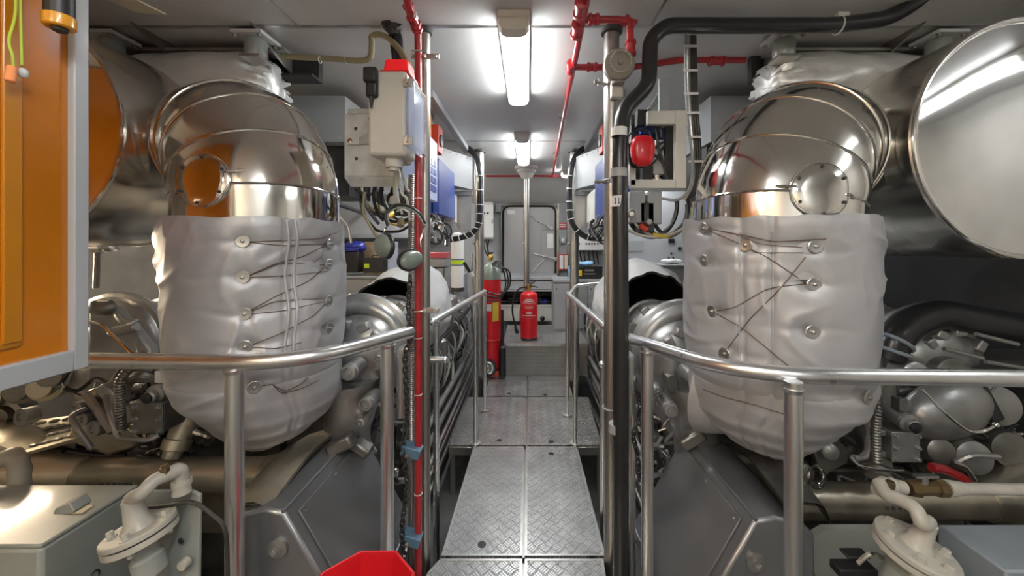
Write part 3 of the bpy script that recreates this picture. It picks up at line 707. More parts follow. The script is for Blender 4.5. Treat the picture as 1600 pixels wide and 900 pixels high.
    for (px, py, yy, r) in ([(572, 631, 1.78, .030), (545, 582, 1.76, .034), (563, 660, 1.80, .022), (592, 560, 1.84, .02)] if s < 0 else [(1048, 640, 1.74, .030), (1085, 590, 1.72, .03), (1026, 610, 1.8, .02)]):
        p = P(px, py, yy); bo = M().lathe(p+V((0, .10, 0)), (0, -1, 0), [(0, r*1.25), (.085, r*1.15), (.09, r), (.11, r), (.112, r*.7), (.102, r*.65)], 28).build('boss', 'eng', t)
        M().bolt(p+V((0, .0, 0)), (0, -1, 0), r*.38, .012, False).build('plug', 'edge', bo)
    for (px, py, yy, w_, h_, a) in ([(560, 705, 1.80, .10, .05, 35), (600, 600, 1.88, .06, .10, 10), (528, 700, 1.72, .12, .06, -25)] if s < 0 else [(1085, 690, 1.76, .12, .06, -30), (1052, 600, 1.86, .06, .10, -10), (1100, 655, 1.78, .06, .10, 20)]):
        p = P(px, py, yy); M().box(p-V((w_/2, .0, h_/2)), p+V((w_/2, .07, h_/2)), Matrix.Rotation(R(a), 3, 'Y')).build('casting_rib', 'engd', t, bevel=.012)
    # sloping side hood
    pr = [(.865, .585), (.935, .60), (1.03, .575), (1.08, .535), (1.08, .30), (1.06, .05), (.70, .03), (.585, .10)]
    if s > 0: pr = [(x-.06, z-.03) for x, z in pr]
    h = M().prism([mx((x, 1.36, z)) for x, z in pr], (0, .62, 0)).build('side_hood', 'hood', t, bevel=.012)
    def slope(u, v, dz=0):     # point on the aisle-facing slope: u along the room, v down the slope
        a, b = V((pr[0][0], 0, pr[0][1])), V((pr[7][0], 0, pr[7][1])); p = a.lerp(b, v); n = V((-(a.z-b.z), 0, -(b.x-a.x)))
        n = V((-(a.z-b.z), 0, (a.x-b.x))).normalized()
        p = p+n*dz; return mx((p.x, 1.36+u, p.z))
    M().prism([slope(.05, .06, .001), slope(.57, .06, .001), slope(.57, .86, .001), slope(.05, .86, .001)], slope(0, 0, .008)-slope(0, 0, 0)).build('access_panel', 'hood', h, bevel=.002)
    M().tube([slope(.04, .93, .006), slope(.6, .93, .006)], .006, 8).build('hood_lip', 'hood', h)
    M().tube([slope(.0, -.01, .0), slope(.62, -.01, .0)], .007, 8).build('hood_edge', 'hood', h)
    for u in (.08, .3, .54): M().bolt(slope(u, .1, .008), slope(0, 0, 1)-slope(0, 0, 0), .006, .004).build('bolt', 'edge', h)
    p = P(433, 858, 1.352) if s < 0 else P(1182, 880, 1.352)
    M().lathe(p+V((0, .01, 0)), (0, -1, 0), [(0, .034), (.012, .034), (.016, .02), (.022, .02)], 28).bolt(p-V((0, .01, 0)), (0, -1, 0), .010, .012, False).build('drain_plug', 'eng', h)
    # folded sheets joining hood and charge pipe
    f = M(); z1 = 0
    rows = []
    for (x, z, dy) in [(.93, .59, 0), (1.0, .60, .05), (1.06, .585, .1), (1.10, .56, .14), (1.13, .50, .17)]:
        rows.append([mx((x, 1.38+dy*.3+v*.5*(1-dy), z+.035*sin(v*pi)+(.03*v))) for v in [i/12 for i in range(13)]])
    f.loft(rows+[[p-V((0, 0, .012)) for p in r] for r in rows[::-1]], False, False, closed=False).build('cover_sheet', 'engbr' if s < 0 else 'engd', t, ang=60)
    # charge air pipe across the front with flared ends
    yy = 1.74; z = EYE-(741-VY)*yy/F if s < 0 else EYE-(782-VY)*1.66/F
    if s > 0: yy = 1.66
    x0, x1 = (1.17, 2.02) if s < 0 else (1.02, 1.98)
    cp = M().lathe(mx((x0, yy, z)), (s, 0, 0), [(0, .072), (x1-x0, .072)], 48).build('charge_air_pipe', 'engbr', t)
    M().loft([circ(mx((x1-.01+d, yy, z+dz)), (s, 0, 0), 1, 48) if False else [mx((x1-.02+d+(.10 if sin(a) < 0 else 0)*0, yy+cos(a)*ra, z+dz+sin(a)*rb)) for a in [2*pi*j/48 for j in range(48)]] for d, ra, rb, dz in [(0, .078, .078, 0), (.03, .085, .085, .0), (.22, .15, .14, .02), (.60, .28, .20, .03), (.62, .27, .19, .03)]]).build('flared_duct', 'engbr', cp)
    M().loft([[mx((x0+.02-d, yy+cos(a)*ra, z+dz+sin(a)*rb)) for a in [2*pi*j/48 for j in range(48)]] for d, ra, rb, dz in [(0, .078, .078, 0), (.015, .08, .08, .0), (.13, .12, .10, .0), (.15, .10, .09, .0)]]).build('flared_duct', 'engbr', cp)
    for k in range(6 if s < 0 else 4):      # raised casting mark on the pipe
        p = (P(187+k*9, 741, yy) if s < 0 else P(1362+k*9, 776, yy)); p.y = yy-.073
        M().box(p-V((.008, .002, .007)), p+V((.008, .002, .007)), Matrix.Rotation(R([0, 90, 20, 90, 0, 45][k]), 3, 'Y')).build('casting_mark', 'engd', cp)
    # engine front gear case
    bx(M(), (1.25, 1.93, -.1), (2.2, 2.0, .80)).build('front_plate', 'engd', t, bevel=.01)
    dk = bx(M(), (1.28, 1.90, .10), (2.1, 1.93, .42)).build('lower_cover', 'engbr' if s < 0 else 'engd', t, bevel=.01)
    # pump cover with studs, motor and corrugated hose
    if s < 0: a0, b0, yf = P(212, 676, 1.62), P(256, 629, 1.62), 1.62
    else: a0, b0, yf = P(1434, 720, 1.56), P(1393, 675, 1.56), 1.56
    if s > 0: a0, b0 = V((min(a0.x, b0.x), yf, a0.z)), V((max(a0.x, b0.x), yf, b0.z))
    pb = M().box((a0.x, yf, a0.z), (b0.x, yf+.18, b0.z)).build('pump_body', 'engd', t, bevel=.006)
    M().box((a0.x-.003, yf-.008, a0.z-.003), (b0.x+.003, yf, b0.z+.003)).build('pump_cover', 'eng' if s > 0 else 'engd', pb, bevel=.003)
    for fx in (.08, .92):
        for fz in (.1, .5, .9): M().bolt((a0.x+(b0.x-a0.x)*fx, yf-.008, a0.z+(b0.z-a0.z)*fz), (0, -1, 0), .007, .012).build('bolt', 'eng', pb)
    for dz in (.1, .85):
        z_ = a0.z+(b0.z-a0.z)*dz; M().box((a0.x-.05, yf+.02, z_-.012), (a0.x, yf+.06, z_+.012)).build('lug', 'eng', pb, bevel=.005)
    cx = (a0.x+b0.x)/2; top = b0.z
    M().lathe((cx-.01, yf+.22, top+.09), (0, -1, 0), [(0, .13), (.02, .14), (.05, .14), (.055, .12), (.06, .05)], 40).build('motor_housing', 'engd', pb)
    M().lathe((cx+.02, yf+.14, top+.055), (0, -1, -.15), [(0, .036), (.12, .034), (.125, .038), (.14, .038), (.145, .026), (.165, .026), (.17, .02)], 24).build('solenoid', 'eng', pb)
    M().lathe((cx+.02-.004, yf-.005, top+.033), (0, -1, -.1), [(0, .022), (.03, .022), (.035, .012)], 16).build('knob', 'black', pb)
    M().box((cx+.0, yf+.02, top+.075), (cx+.035, yf+.06, top+.125)).build('connector', 'white' if s < 0 else 'engd', pb, bevel=.002)
    hs = [(-.06, .0, -.12), (-.065, 0, .0), (-.06, 0, .10), (-.02, .04, .16), (.03, .08, .17)]
    corrugated([V((a0.x+x*1.0-.0, yf+.0+y, top+z_)) for x, y, z_ in hs], .017).build('corrugated_hose', 'engd', t)
    # downpipe to the charge pipe
    if s < 0:
        M().lathe(P(266, 716, 1.70), P(300, 640, 1.78)-P(266, 716, 1.70), [(0, .034), (.03, .036), (.035, .052), (.075, .054), (.08, .046), (.22, .06), (.30, .075)], 32).build('down_pipe', 'engbr', t)
    else:
        M().lathe(P(1372, 745, 1.60), P(1360, 680, 1.70)-P(1372, 745, 1.60), [(0, .045), (.03, .046), (.035, .056), (.06, .056), (.066, .042), (.2, .04)], 32).build('down_pipe', 'engd', t)
    # brackets, linkages and lines in front
    if s < 0:
        M().ball(P(168, 596, 1.93), .15, (1.1, .6, .9), 36, 20).build('cone_casing', 'eng', t)
        arm = M().tube(fil([P(132, 640, 1.66), P(110, 650, 1.60), P(122, 672, 1.58), P(142, 700, 1.60)], .02), .011, 10).build('bent_rod', 'eng', t)
        M().tube(fil([P(165, 618, 1.66), P(172, 650, 1.62), P(185, 685, 1.60), P(232, 688, 1.58), P(248, 680, 1.6)], .02), .010, 10).build('bent_rod', 'eng', t)
        M().tube(fil([P(134, 616, 1.70), P(152, 640, 1.68), P(176, 675, 1.66)], .02), .016, 10).build('bent_rod', 'eng', t)
        for (px, py, r) in [(140, 634, .03), (150, 650, .026), (166, 664, .034), (56, 646, .035)]:
            M().lathe(P(px, py, 1.72), (-.1, -1, .1), [(0, r), (.05, r), (.052, r*.5), (.045, r*.45)], 24).build('boss', 'eng', t)
        M().prism([P(146, 610, 1.70), P(158, 600, 1.70), P(180, 618, 1.70), P(186, 632, 1.70), P(166, 632, 1.70)], (0, .08, 0)).build('bracket', 'eng', t, bevel=.006)
        M().prism([P(100, 690, 1.72), P(130, 610, 1.72), P(200, 600, 1.80), P(215, 700, 1.80), P(165, 715, 1.74)], (0, .10, 0)).build('gear_cover', 'engbr', t, bevel=.02)
        M().tube(spl([P(250, 600, 1.72), P(238, 590, 1.70), P(222, 586, 1.68), P(205, 590, 1.68)], 6), .02, 10).build('hose', 'engd', t)
        for i, (px, py) in enumerate([(20, 612), (60, 600), (95, 596), (30, 640), (0, 650), (110, 580)]):
            M().lathe(P(px, py, 1.95), (.4, -1, .1), [(0, .07), (.10, .07), (.105, .05), (.14, .045)], 24).build('cap', 'engd' if i % 2 else 'engbr', t)
        M().tube([P(366, 540, 1.75)*1, P(357, 720, 1.75)], .006, 6).build('thin_rod', 'eng', t) if False else None
        # upper clutter left of the jacket, over the second turbocharger
        M().tube(fil([P(122, 498, 1.72), P(160, 508, 1.72), P(206, 552, 1.70)], .02), .007, 8).build('thin_rod', 'bead', t)
        M().lathe(P(180, 518, 1.74), (1, .1, .22), [(0, .024), (.09, .024), (.095, .018)], 20).bolt(P(178, 519, 1.74), (-1, 0, -.2), .012, .02).build('sensor', 'eng', t)
        M().tube(spl([P(182, 492, 1.8), P(190, 502, 1.78), P(205, 506, 1.78), P(216, 500, 1.8)], 6), .011, 8).build('hose', 'eng', t)
        M().prism([P(138, 470, 1.86), P(178, 482, 1.86), P(232, 545, 1.80), P(240, 600, 1.8), P(138, 600, 1.8)], (0, .05, 0)).build('bracket', 'eng', t, bevel=.01)
        M().jitter(0, 1).ball(P(160, 480, 1.85), .05, (1.2, .8, .8), 16, 10).jitter(.01, 20).build('casting', 'engd', t)
        M().lathe(P(152, 384, 2.2), (1, 0, 0), [(0, .045), (.05, .045), (.055, .035), (.10, .034), (.105, .02)], 20).build('valve', 'bead', t)
        M().tube([P(152, 390, 2.2), P(150, 450, 2.2)], .014, 8).build('pipe', 'engd', t)
    else:
        M().ball(P(1478, 640, 1.70), .17, (1.15, .55, .72), 36, 20, Matrix.Rotation(R(-20), 3, 'Y')).build('pump_dome', 'eng', t)
        M().tube(spl([P(1440, 608, 1.52), P(1480, 648, 1.50), P(1512, 672, 1.5), P(1535, 674, 1.5), P(1556, 664, 1.5)], 6), .0055, 8).ball(P(1556, 664, 1.5), .011, n=10, m=6).build('thin_line', 'bead', t)
        M().tube(spl([P(1330, 714, 1.55), P(1345, 728, 1.54), P(1380, 734, 1.54), P(1412, 736, 1.54)], 6), .006, 8).build('thin_line', 'bead', t)
        M().tube(spl([P(1338, 625, 1.6), P(1352, 645, 1.58), P(1358, 680, 1.58), P(1352, 712, 1.58), P(1333, 716, 1.56)], 6), .013, 8, rf=lambda t_: 1+.12*sin(t_*120)).build('wire_loom', 'eng', t)
        M().prism([P(1530, 610, 1.66), P(1545, 605, 1.66), P(1572, 655, 1.62), P(1555, 664, 1.62)], (0, .04, 0)).build('strut', 'black', t, bevel=.004)
        M().prism([P(1515, 607, 1.68), P(1522, 604, 1.68), P(1548, 660, 1.64), P(1540, 664, 1.64)], (0, .03, 0)).build('strut', 'eng', t, bevel=.004)
        for i, (px, py, r, yy_) in enumerate([(1480, 712, .055, 1.64), (1532, 722, .07, 1.62), (1500, 590, .08, 1.9), (1570, 640, .09, 1.75), (1590, 710, .08, 1.7), (1306, 712, .035, 1.62), (1265, 745, .04, 1.66), (1440, 590, .06, 1.85)]):
            M().lathe(P(px, py, yy_)+V((0, .1, 0)), (-.2, -1, .15), [(0, r*1.1), (.08, r), (.10, r*.95), (.108, r*.7), (.112, .002)], 28).build('cap', 'eng' if i % 2 else 'engd', t)
        M().tube(spl([P(1495, 722, 1.58), P(1520, 712, 1.56), P(1560, 714, 1.56)], 6), .012, 8).build('hose', 'eng', t)
        M().tube(spl([P(1455, 730, 1.58), P(1480, 735, 1.58), P(1512, 752, 1.58)], 6), .018, 10).build('red_hose', 'red', t)
        M().tube(spl([P(1488, 722, 1.55), P(1508, 730, 1.55), P(1522, 750, 1.56)], 6), .009, 8).build('hose', 'edge', t)
        for k in range(3): M().torus(P(1276, 742+k*2, 1.56+k*.01), (.2, -1, .2), .034+.004*k, .004, n=28, m=6).build('coiled_wire', 'bead', t)
        M().prism([P(1296, 674, 1.64), P(1330, 705, 1.64), P(1325, 725, 1.64), P(1285, 745, 1.64), P(1270, 700, 1.64)], (0, .04, 0)).build('bracket', 'engd', t, bevel=.008)
        # big black coolant pipe arching above, rocker covers behind
        arch = spl([P(1385, 560, 1.95), P(1398, 530, 1.95), P(1425, 505, 1.98), P(1470, 492, 2.0), P(1520, 500, 2.0), P(1640, 520, 2.0)], 8)
        M().tube(arch, .075, 24).build('coolant_pipe', 'rubber', t)
        M().torus(arch[4], arch[5]-arch[3], .078, .010, n=40, m=8).torus(arch[7], arch[8]-arch[6], .078, .010, n=40, m=8).build('pipe_clamp', 'bluegrey', t)
        for k, (a_, b_) in enumerate([((1475, 545), (1535, 560)), ((1525, 522), (1590, 538)), ((1540, 565), (1600, 575))]):
            M().tube([P(*a_, 1.85), P(*b_, 1.85)], .010, 8).build('rail_edge', 'eng', t)
        M().box(P(1470, 585, 1.9)-V((0, 0, 0)), P(1600, 545, 2.3)).build('rocker_cover', 'engd', t, bevel=.03)
    rnd = random.Random(5+s)      # wiring and small-bore lines between the front parts
    for k in range(34):
        if s < 0: px, py = rnd.uniform(150, 330), rnd.uniform(590, 715)
        else: px, py = rnd.uniform(1270, 1590), rnd.uniform(600, 740)
        a = P(px, py, 1.80); pts = [a]
        for j in range(3): pts.append(pts[-1]+V((rnd.uniform(-.12, .12), rnd.uniform(-.05, .03), rnd.uniform(-.08, .08))))
        M().tube(spl(pts, 6), rnd.choice([.004, .006, .009, .013]), 8).build('small_line', rnd.choice(['eng', 'engd', 'black', 'bead']), t)
    for k in range(26):
        if s < 0: px, py = rnd.uniform(150, 330), rnd.uniform(600, 715)
        else: px, py = rnd.uniform(1270, 1590), rnd.uniform(600, 745)
        p = P(px, py, 1.83); r = rnd.uniform(.015, .04)
        M().lathe(p+V((0, .1, 0)), V((rnd.uniform(-.4, .4), -1, rnd.uniform(-.3, .3))), [(0, r*1.4), (.07, r*1.4), (.075, r), (.11, r), (.115, r*.6)], rnd.choice([6, 20])).build('fitting', rnd.choice(['eng', 'engd']), t)
    for k in range(14):      # small lines behind the pillar, under the turbocharger
        if s < 0: px, py = rnd.uniform(575, 640), rnd.uniform(650, 800)
        else: px, py = rnd.uniform(995, 1070), rnd.uniform(640, 760)
        a = P(px, py, 2.0); pts = [a]
        for j in range(3): pts.append(pts[-1]+V((rnd.uniform(-.08, .08), rnd.uniform(-.03, .03), rnd.uniform(-.1, .1))))
        M().tube(spl(pts, 6), rnd.choice([.006, .009, .013]), 8).build('small_line', rnd.choice(['eng', 'black', 'bead']), t)
    return t
engine(-1); engine(1)
# white lagging cloths over the turbocharger inlets
def cloth(s):
    cx, cz = (-.90, 1.02) if s < 0 else (.83, 1.02); N = 72; rings = []
    for i in range(30):
        u = i/29; y = 2.50+u*.75; rg = []
        ke = 1 if u < .85 else max(.04, math.sqrt(max(0, 1-((u-.85)/.15)**2)))
        rr = (.235 if s < 0 else .265)+.05*min(1, u*3)-.06*max(0, u-.6)
        for j in range(N):
            a = R(-50)+R(280)*j/(N-1); q = V((cos(a), y*2, sin(a)))
            k = .022*noise.fractal(q*1.7+V((s*3, 0, 0)), .9, 2, 3)
            edge = -.05*max(0, 1-u*4)*noise.noise(V((cos(a)*2, sin(a)*2, 3)))*2
            k += (rr+k)*(ke-1)
            rg.append(V((cx+s*.0+(rr+k)*cos(a)*1.05, y+edge-(.07*(1-u) if sin(a) > .4 else 0)*0, cz+(rr+k)*sin(a)*(1.25 if sin(a) > 0 else 1))))
        rings.append(rg)
    ctr = lambda p: V((cx, p.y, cz))
    inner = [[ctr(p)+(p-ctr(p))*.955 for p in r] for r in rings]
    t = thing('lagging_cloth', ('left' if s < 0 else 'right')+' white lagging cloth draped over the turbocharger inlet behind the pillar', 'lagging cloth', (cx, 2.8, cz), 'white turbocharger cloths')
    M().loft(rings, False, False, closed=False).build('outer_cloth', 'white_cloth', t, ang=80)
    M().loft(inner+[], False, False, closed=False).loft([rings[0], inner[0]], False, False, closed=False).build('black_lining', 'black_in', t, ang=80)
    return t
cloth(-1); cloth(1)
# ------------------------------------------------------------------ orange locker at the left edge
def locker():
    X = -1.05; Y1 = .916; zb = 1.245
    t = thing('storage_locker', 'orange locker with grey trim filling the left edge of the photo', 'locker', (-1.5, .4, zb))
    M().box((-2.6, .45, 1.34), (-1.12, .84, ZC-.01)).build('body', 'orange', t, bevel=.01)
    d = M().box((X-.035, -.02, zb+.01), (X-.012, Y1-.004, ZC-.03)).build('door', 'orange', t, bevel=.004)
    fr = M(); fr.box((X-.04, Y1-.030, zb), (X+.004, Y1, ZC-.02)).box((X-.04, -.03, zb), (X+.004, Y1-.030, zb+.048))
    fr.build('trim_frame', 'grey_frame', d, bevel=.003)
    M().box((X-.012, .772, 1.335), (X-.004, .802, ZC-.03)).box((X-.012, .72, 1.325), (X-.007, .802, 1.34)).build('stiffener', 'orangel', d, bevel=.003)
    M().box((X-.012, .0, 1.325), (X-.0085, .765, 1.335)).build('stiffener', 'orangel', d, bevel=.002)
    return t
locker()
XL = -1.042
def onl(px, py, off=0.):      # point on the locker door face
    x = XL+off; Y = x*F/(px-VX); return V((x, Y, EYE+(VY-py)*Y/F))
t = thing('ear_plugs', 'corded ear plugs hanging on the orange locker, one orange plug', 'ear plugs', onl(30, 100, .02))
M().tube(spl([onl(32, -60, .012), onl(32, 10, .012), onl(33, 60, .014), onl(34, 102, .016)], 6), .0022, 8).tube(spl([onl(25, -60, .012), onl(24, 20, .012), onl(14, 62, .014), onl(19, 85, .018), onl(21, 104, .016)], 6), .0022, 8).build('cord', 'lime', t)
M().lathe(onl(19, 104, .016), onl(15, 128, .016)-onl(19, 104, .016), [(0, .007), (.03, .008), (.032, .006)], 16).build('foam_plug', 'oplug', t)
M().ball(onl(36, 114, .016), .008, (1, 1, 1.3), 14, 10).build('plug', 'clearpl', t)
M().box((XL+.0, .66, 2.10), (XL+.03, .80, 2.112)).build('hook_plate', 'grey_frame', t)
t = thing('torch_lamp', 'dark hand lamp with amber collar hung head down on the orange locker', 'hand lamp', onl(92, 20, .04))
a = onl(93, -60, .045); b = onl(93, 26, .045)
M().lathe(a, b-a, [(0, .022), ((b-a).length, .023)], 28).build('body', 'black', t)
M().lathe(b, b-a, [(0, .025), (.004, .0255), (.022, .025), (.025, .022)], 28).build('collar', 'amber', t)
M().lathe(b+(b-a).normalized()*.025, b-a, [(0, .014), (.006, .012), (.009, .006)], 20).build('lens', 'dark', t)
# ------------------------------------------------------------------ left pillar equipment
t = thing('fire_main_pipe', 'red fire pipe running down beside the near left pillar from ceiling fittings', 'pipe', (-.51, 1.80, ZF))
M().tube(fil([P(633, -12, 1.58), P(640, 14, 1.62), P(648, 33, 1.68), P(653, 45, 1.74), P(653.5, 80, 1.77), V((-.506, 1.77, 2.2)), V((-.506, 1.77, ZF))], .02), .0165, 16).build('pipe', 'red', t)
for a, b in (((637, 6), (645, 30)), ((648, 34), (652, 46))):
    p, q = P(*a, 1.62 if a[0] < 640 else 1.69), P(*b, 1.67 if a[0] < 640 else 1.74)
    M().lathe(p, q-p, [(0, .020), (.004, .026), (.014, .026), (.016, .021), ((q-p).length-.016, .021), ((q-p).length-.014, .027), ((q-p).length, .027)], 8).build('fitting', 'red', t)
M().box(P(646.5, 27, 1.63), P(651, 20, 1.635)).build('label_tag', 'white', t)
for py in (93, 482):
    z = EYE+(VY-py)*1.83/F
    M().box((-.545, 1.79, z-.014), (-.415, 1.80, z+.010)).tube([(-.53, 1.745, z), (-.50, 1.742, z), (-.48, 1.75, z)], .004, 6).build('pipe_clamp', 'steel', t, bevel=.002)
    for x in (-.532, -.483, -.43): M().bolt((x, 1.79, z-.002), (0, -1, 0), .007, .010).build('bolt', 'bead', t)
for py in (190, 310, 528, 616, 771):
    z = EYE+(VY-py)*1.77/F; M().torus((-.506, 1.77, z), (0, 0, 1), .0175, .0018, n=20, m=6).build('cable_tie', 'tie', t)
# second thin red line and grey conduit
o = corrugated([(-.545, 1.80, 1.86), (-.547, 1.80, 1.5), (-.546, 1.80, 1.0), (-.546, 1.80, .6)], .015, .009).tube([(-.546, 1.80, .6), (-.546, 1.80, ZF)], .015, 12).build('conduit', 'steel')
tag(o, 'ribbed grey conduit beside the red pipe on the near left pillar', 'conduit')
for z in (.595, .195):
    t = thing('pipe_bracket', 'blue plastic bracket gripping the conduit on the near left pillar, %s of the two' % ('upper' if z > .4 else 'lower'), 'bracket', (-.52, 1.77, z))
    M().box((-.575, 1.725, z-.022), (-.487, 1.785, z+.022), Matrix.Rotation(R(18), 3, 'Y')).build('body', 'bluepl', t, bevel=.004)
    M().bolt((-.545, 1.725, z-.01), (0, -1, 0), .008, .008).build('bolt', 'steel', t)
# chain down from the cloth to the foot
def chain(pts, name, label, r=.0042, L_=.034):
    pts = spl(pts, 10); m = M(); acc = 0; k = 0; last = pts[0]; cum = [0]
    for a, b in zip(pts, pts[1:]): cum.append(cum[-1]+(b-a).length)
    n = int(cum[-1]/(L_*.72))
    def at(d):
        i = 0
        while i < len(cum)-2 and cum[i+1] < d: i += 1
        return pts[i].lerp(pts[i+1], (d-cum[i])/max(1e-6, cum[i+1]-cum[i]))
    for k in range(n):
        p = at((k+.5)*L_*.72); d = (at(min(cum[-1], (k+.9)*L_*.72))-at(k*L_*.72)).normalized()
        u, v, _ = basis(d); a = .9 if k % 2 else 2.3; u = u*cos(a)+v*sin(a)
        loop = [p+d*(L_*.5-.009)*(1 if -pi/2 < th < pi/2 else -1)+d*.0095*cos(th)+u*.0095*sin(th) for th in [(-pi+.01)+2*pi*j/16 for j in range(16)]]
        m.tube(loop+[loop[0]], r*.8, 6, False)
    return tag(m.build(name, 'dark'), label, 'chain')
chain([P(641, 432, 1.74), P(638, 480, 1.74), P(640, 530, 1.74), P(633, 560, 1.74), P(636, 650, 1.75), P(630, 700, 1.73), P(636, 760, 1.72), P(628, 830, 1.72), P(638, 900, 1.72)], 'steel_chain', 'dark steel chain hanging down in front of the near left pillar')
chain([P(995, 610, 1.80), P(1001, 650, 1.82), P(990, 680, 1.8), P(996, 710, 1.8), P(1000, 760, 1.8)], 'steel_chain', 'steel chain hanging beside the tube hoop near the black insulated pipe')
# alarm control box
t = thing('alarm_control_box', 'off-white control box with red warning lamp on top mounted on the left pillar', 'control box', (-.60, 1.72, 1.93))
bx0, bx1 = -.648, -.492; z0, z1 = P(0, 247, 1.60).z, P(0, 118, 1.60).z
M().box((bx0, 1.55, z0), (bx1, 1.69, z1)).build('enclosure', 'boxwhite', t, bevel=.014)
M().box((bx0-.002, 1.69, z0-.003), (-.53, 1.76, z1+.003)).build('back_box', 'boxwhite', t, bevel=.014)
wnd = M().box((bx1, 1.535, z0+.03), (bx1+.035, 1.735, z1-.035)).build('window_door', 'glass', t, bevel=.01)
M().box((bx1+.0005, 1.58, z0+.05), (bx1+.003, 1.72, z1-.06)).build('display_panel', 'lblue', t)
for z in (z0+.055, z1-.055): M().box((bx1-.008, 1.535, z-.016), (bx1+.028, 1.55, z+.016)).box((bx1+.004, 1.525, z-.008), (bx1+.012, 1.54, z+.024)).build('latch', 'steel', wnd, bevel=.002)
M().lathe((-.565, 1.62, z0-.05), (0, 0, 1), [(0, .022), (.012, .022), (.014, .034), (.055, .04)], 20).build('cable_gland', 'boxwhite', t)
bl = M().box((-.600, 1.58, z1+.002), (-.492, 1.69, z1+.066), None, .88).build('beacon', 'lens_red', t, bevel=.012)
M().box((-.607, 1.572, z1), (-.487, 1.70, z1+.012)).build('beacon_base', 'redp', t, bevel=.003)
hs = M().box((-.650, 1.53, z1-.115), (-.602, 1.555, z1-.005)).box((-.655, 1.515, z1-.06), (-.600, 1.55, z1+.002)).build('buzzer', 'black', t, bevel=.010)
M().lathe((-.628, 1.54, z1-.112), (0, 0, -1), [(0, .010), (.03, .006), (.045, .003)], 12).build('buzzer_cable', 'black', hs)
# scuffed white panel with bracket behind it
t = thing('junction_case', 'scuffed white steel panel with angled bracket left of the control box', 'panel', (-.78, 1.9, 1.80))
Y = 1.86; a, b = P(537, 291, Y), P(622, 177, Y)
M().box((a.x, Y, a.z+.045), (b.x, Y+.05, b.z)).build('plate', 'boxpl', t, bevel=.008)
M().prism([(a.x, Y, a.z+.045), (b.x, Y, a.z+.045), (b.x, Y+.03, a.z-.0), (a.x+.02, Y+.03, a.z-.0)], (0, .03, .012)).build('lower_lip', 'boxpl', t, bevel=.003)
M().box((a.x+.015, Y+.005, b.z), (b.x, Y+.02, b.z+.024)).build('top_flange', 'boxpl', t, bevel=.004)
m = M().box(P(542, 226, Y-.012), P(562, 213, Y-.003)); m.build('bracket_foot', 'boxwhite', t, bevel=.002)
M().prism([P(560, 225, Y-.01), P(560, 214, Y-.01), P(578, 211, Y-.01), P(594, 196, Y-.10), P(594, 212, Y-.10), P(580, 226, Y-.01)], (0, .006, 0)).build('bracket_arm', 'boxwhite', t)
for (px, py) in ((556, 201), (557, 248), (578, 185), (588, 190)): M().lathe(P(px, py, Y+.001), (0, -1, 0), [(0, .009), (.003, .007)], 14).build('hole_plug', 'dark', t)
M().bolt(P(547, 220, Y-.012), (0, -1, 0), .008, .008).build('bolt', 'bead', t)
# ceiling gland, hoses
t = thing('cable_gland', 'ribbed black cable gland and conduit dropping from the ceiling beside the left pillar', 'cable gland', P(612, 60, 1.85))
M().lathe(P(606, 28, 1.83), (.5, .2, -.55), [(0, .03), (.004, .05), (.03, .05), (.035, .036), (.07, .036)], 12).build('cap', 'black', t)
M().tube([P(618, 48, 1.85), P(622, 60, 1.85), P(625, 125, 1.83)], .022, 14).tube([P(611, 50, 1.86), P(618, 100, 1.86)], .014, 12).build('conduit', 'black', t)
M().lathe(P(613, 40, 1.84), (.2, 0, -1), [(0, .034), (.02, .036), (.024, .028), (.05, .026)], 20).build('nut', 'dark', t)
t = M().tube(spl([P(440, 88, 1.98), P(520, 92, 1.95), P(560, 95, 1.92), P(578, 90, 1.90), P(581, 70, 1.88), P(582, 56, 1.87), P(600, 56, 1.86), P(622, 75, 1.80), P(636, 98, 1.70), P(644, 115, 1.68)], 8), .014, 12).build('cable_hose', 'cableo')
tag(t, 'olive coloured hose looping under the ceiling to the control box', 'hose')
for px in (541, 500): M().torus(P(px, 94, 1.94), (1, 0, 0), .015, .0025, n=16, m=6).build('cable_tie', 'tie', t)
# cables under the control box
t = thing('cable_cluster', 'tangle of black and pale cables coiled under the white panel on the left', 'cables', P(610, 340, 1.9))
rnd = random.Random(3)
for k, (cx, cy, r, mt, tk) in enumerate([(628, 318, 40, 'black', .010), (622, 322, 48, 'black', .008), (612, 315, 30, 'dark', .014), (600, 310, 44, 'cableo', .007), (630, 335, 30, 'black', .007), (610, 330, 58, 'black', .007), (640, 322, 34, 'black', .012), (598, 322, 36, 'dark', .010), (622, 335, 38, 'cabley', .006)]):
    Y = 1.92+.012*k; pts = []
    for j in range(15):
        a = -.3+j/14*(pi+.9)+rnd.uniform(-.05, .05); pts.append(P(cx+r*cos(a)*.8, cy+r*sin(a)*.9-18+rnd.uniform(-2, 2), Y+.02*sin(j*.8+k)))
    M().tube(spl(pts, 5), tk, 8).build('cable', mt, t)
for k, pts in enumerate([[(617, 262), (620, 300), (628, 335)], [(622, 262), (627, 300), (636, 312), (640, 345)], [(626, 262), (634, 290), (640, 300)], [(618, 262), (616, 300), (624, 330)]]):
    M().tube(spl([P(x, y, 1.72+.02*k) for x, y in pts], 6), .006, 8).build('pale_cable', 'cablew', t)
for k, pts in enumerate([[(570, 300), (568, 330), (578, 352), (590, 372)], [(566, 300), (574, 325), (592, 350)], [(556, 296), (575, 304), (600, 296)], [(584, 300), (588, 330), (600, 345)]]):
    M().tube(spl([P(x, y, 1.9+.02*k) for x, y in pts], 6), .008, 8).build('cable', ['cableo', 'black', 'dark', 'black'][k], t)
M().box(P(600, 336, 1.99), P(622, 304, 2.03)).build('terminal_block', 'boxwhite', t, bevel=.004)
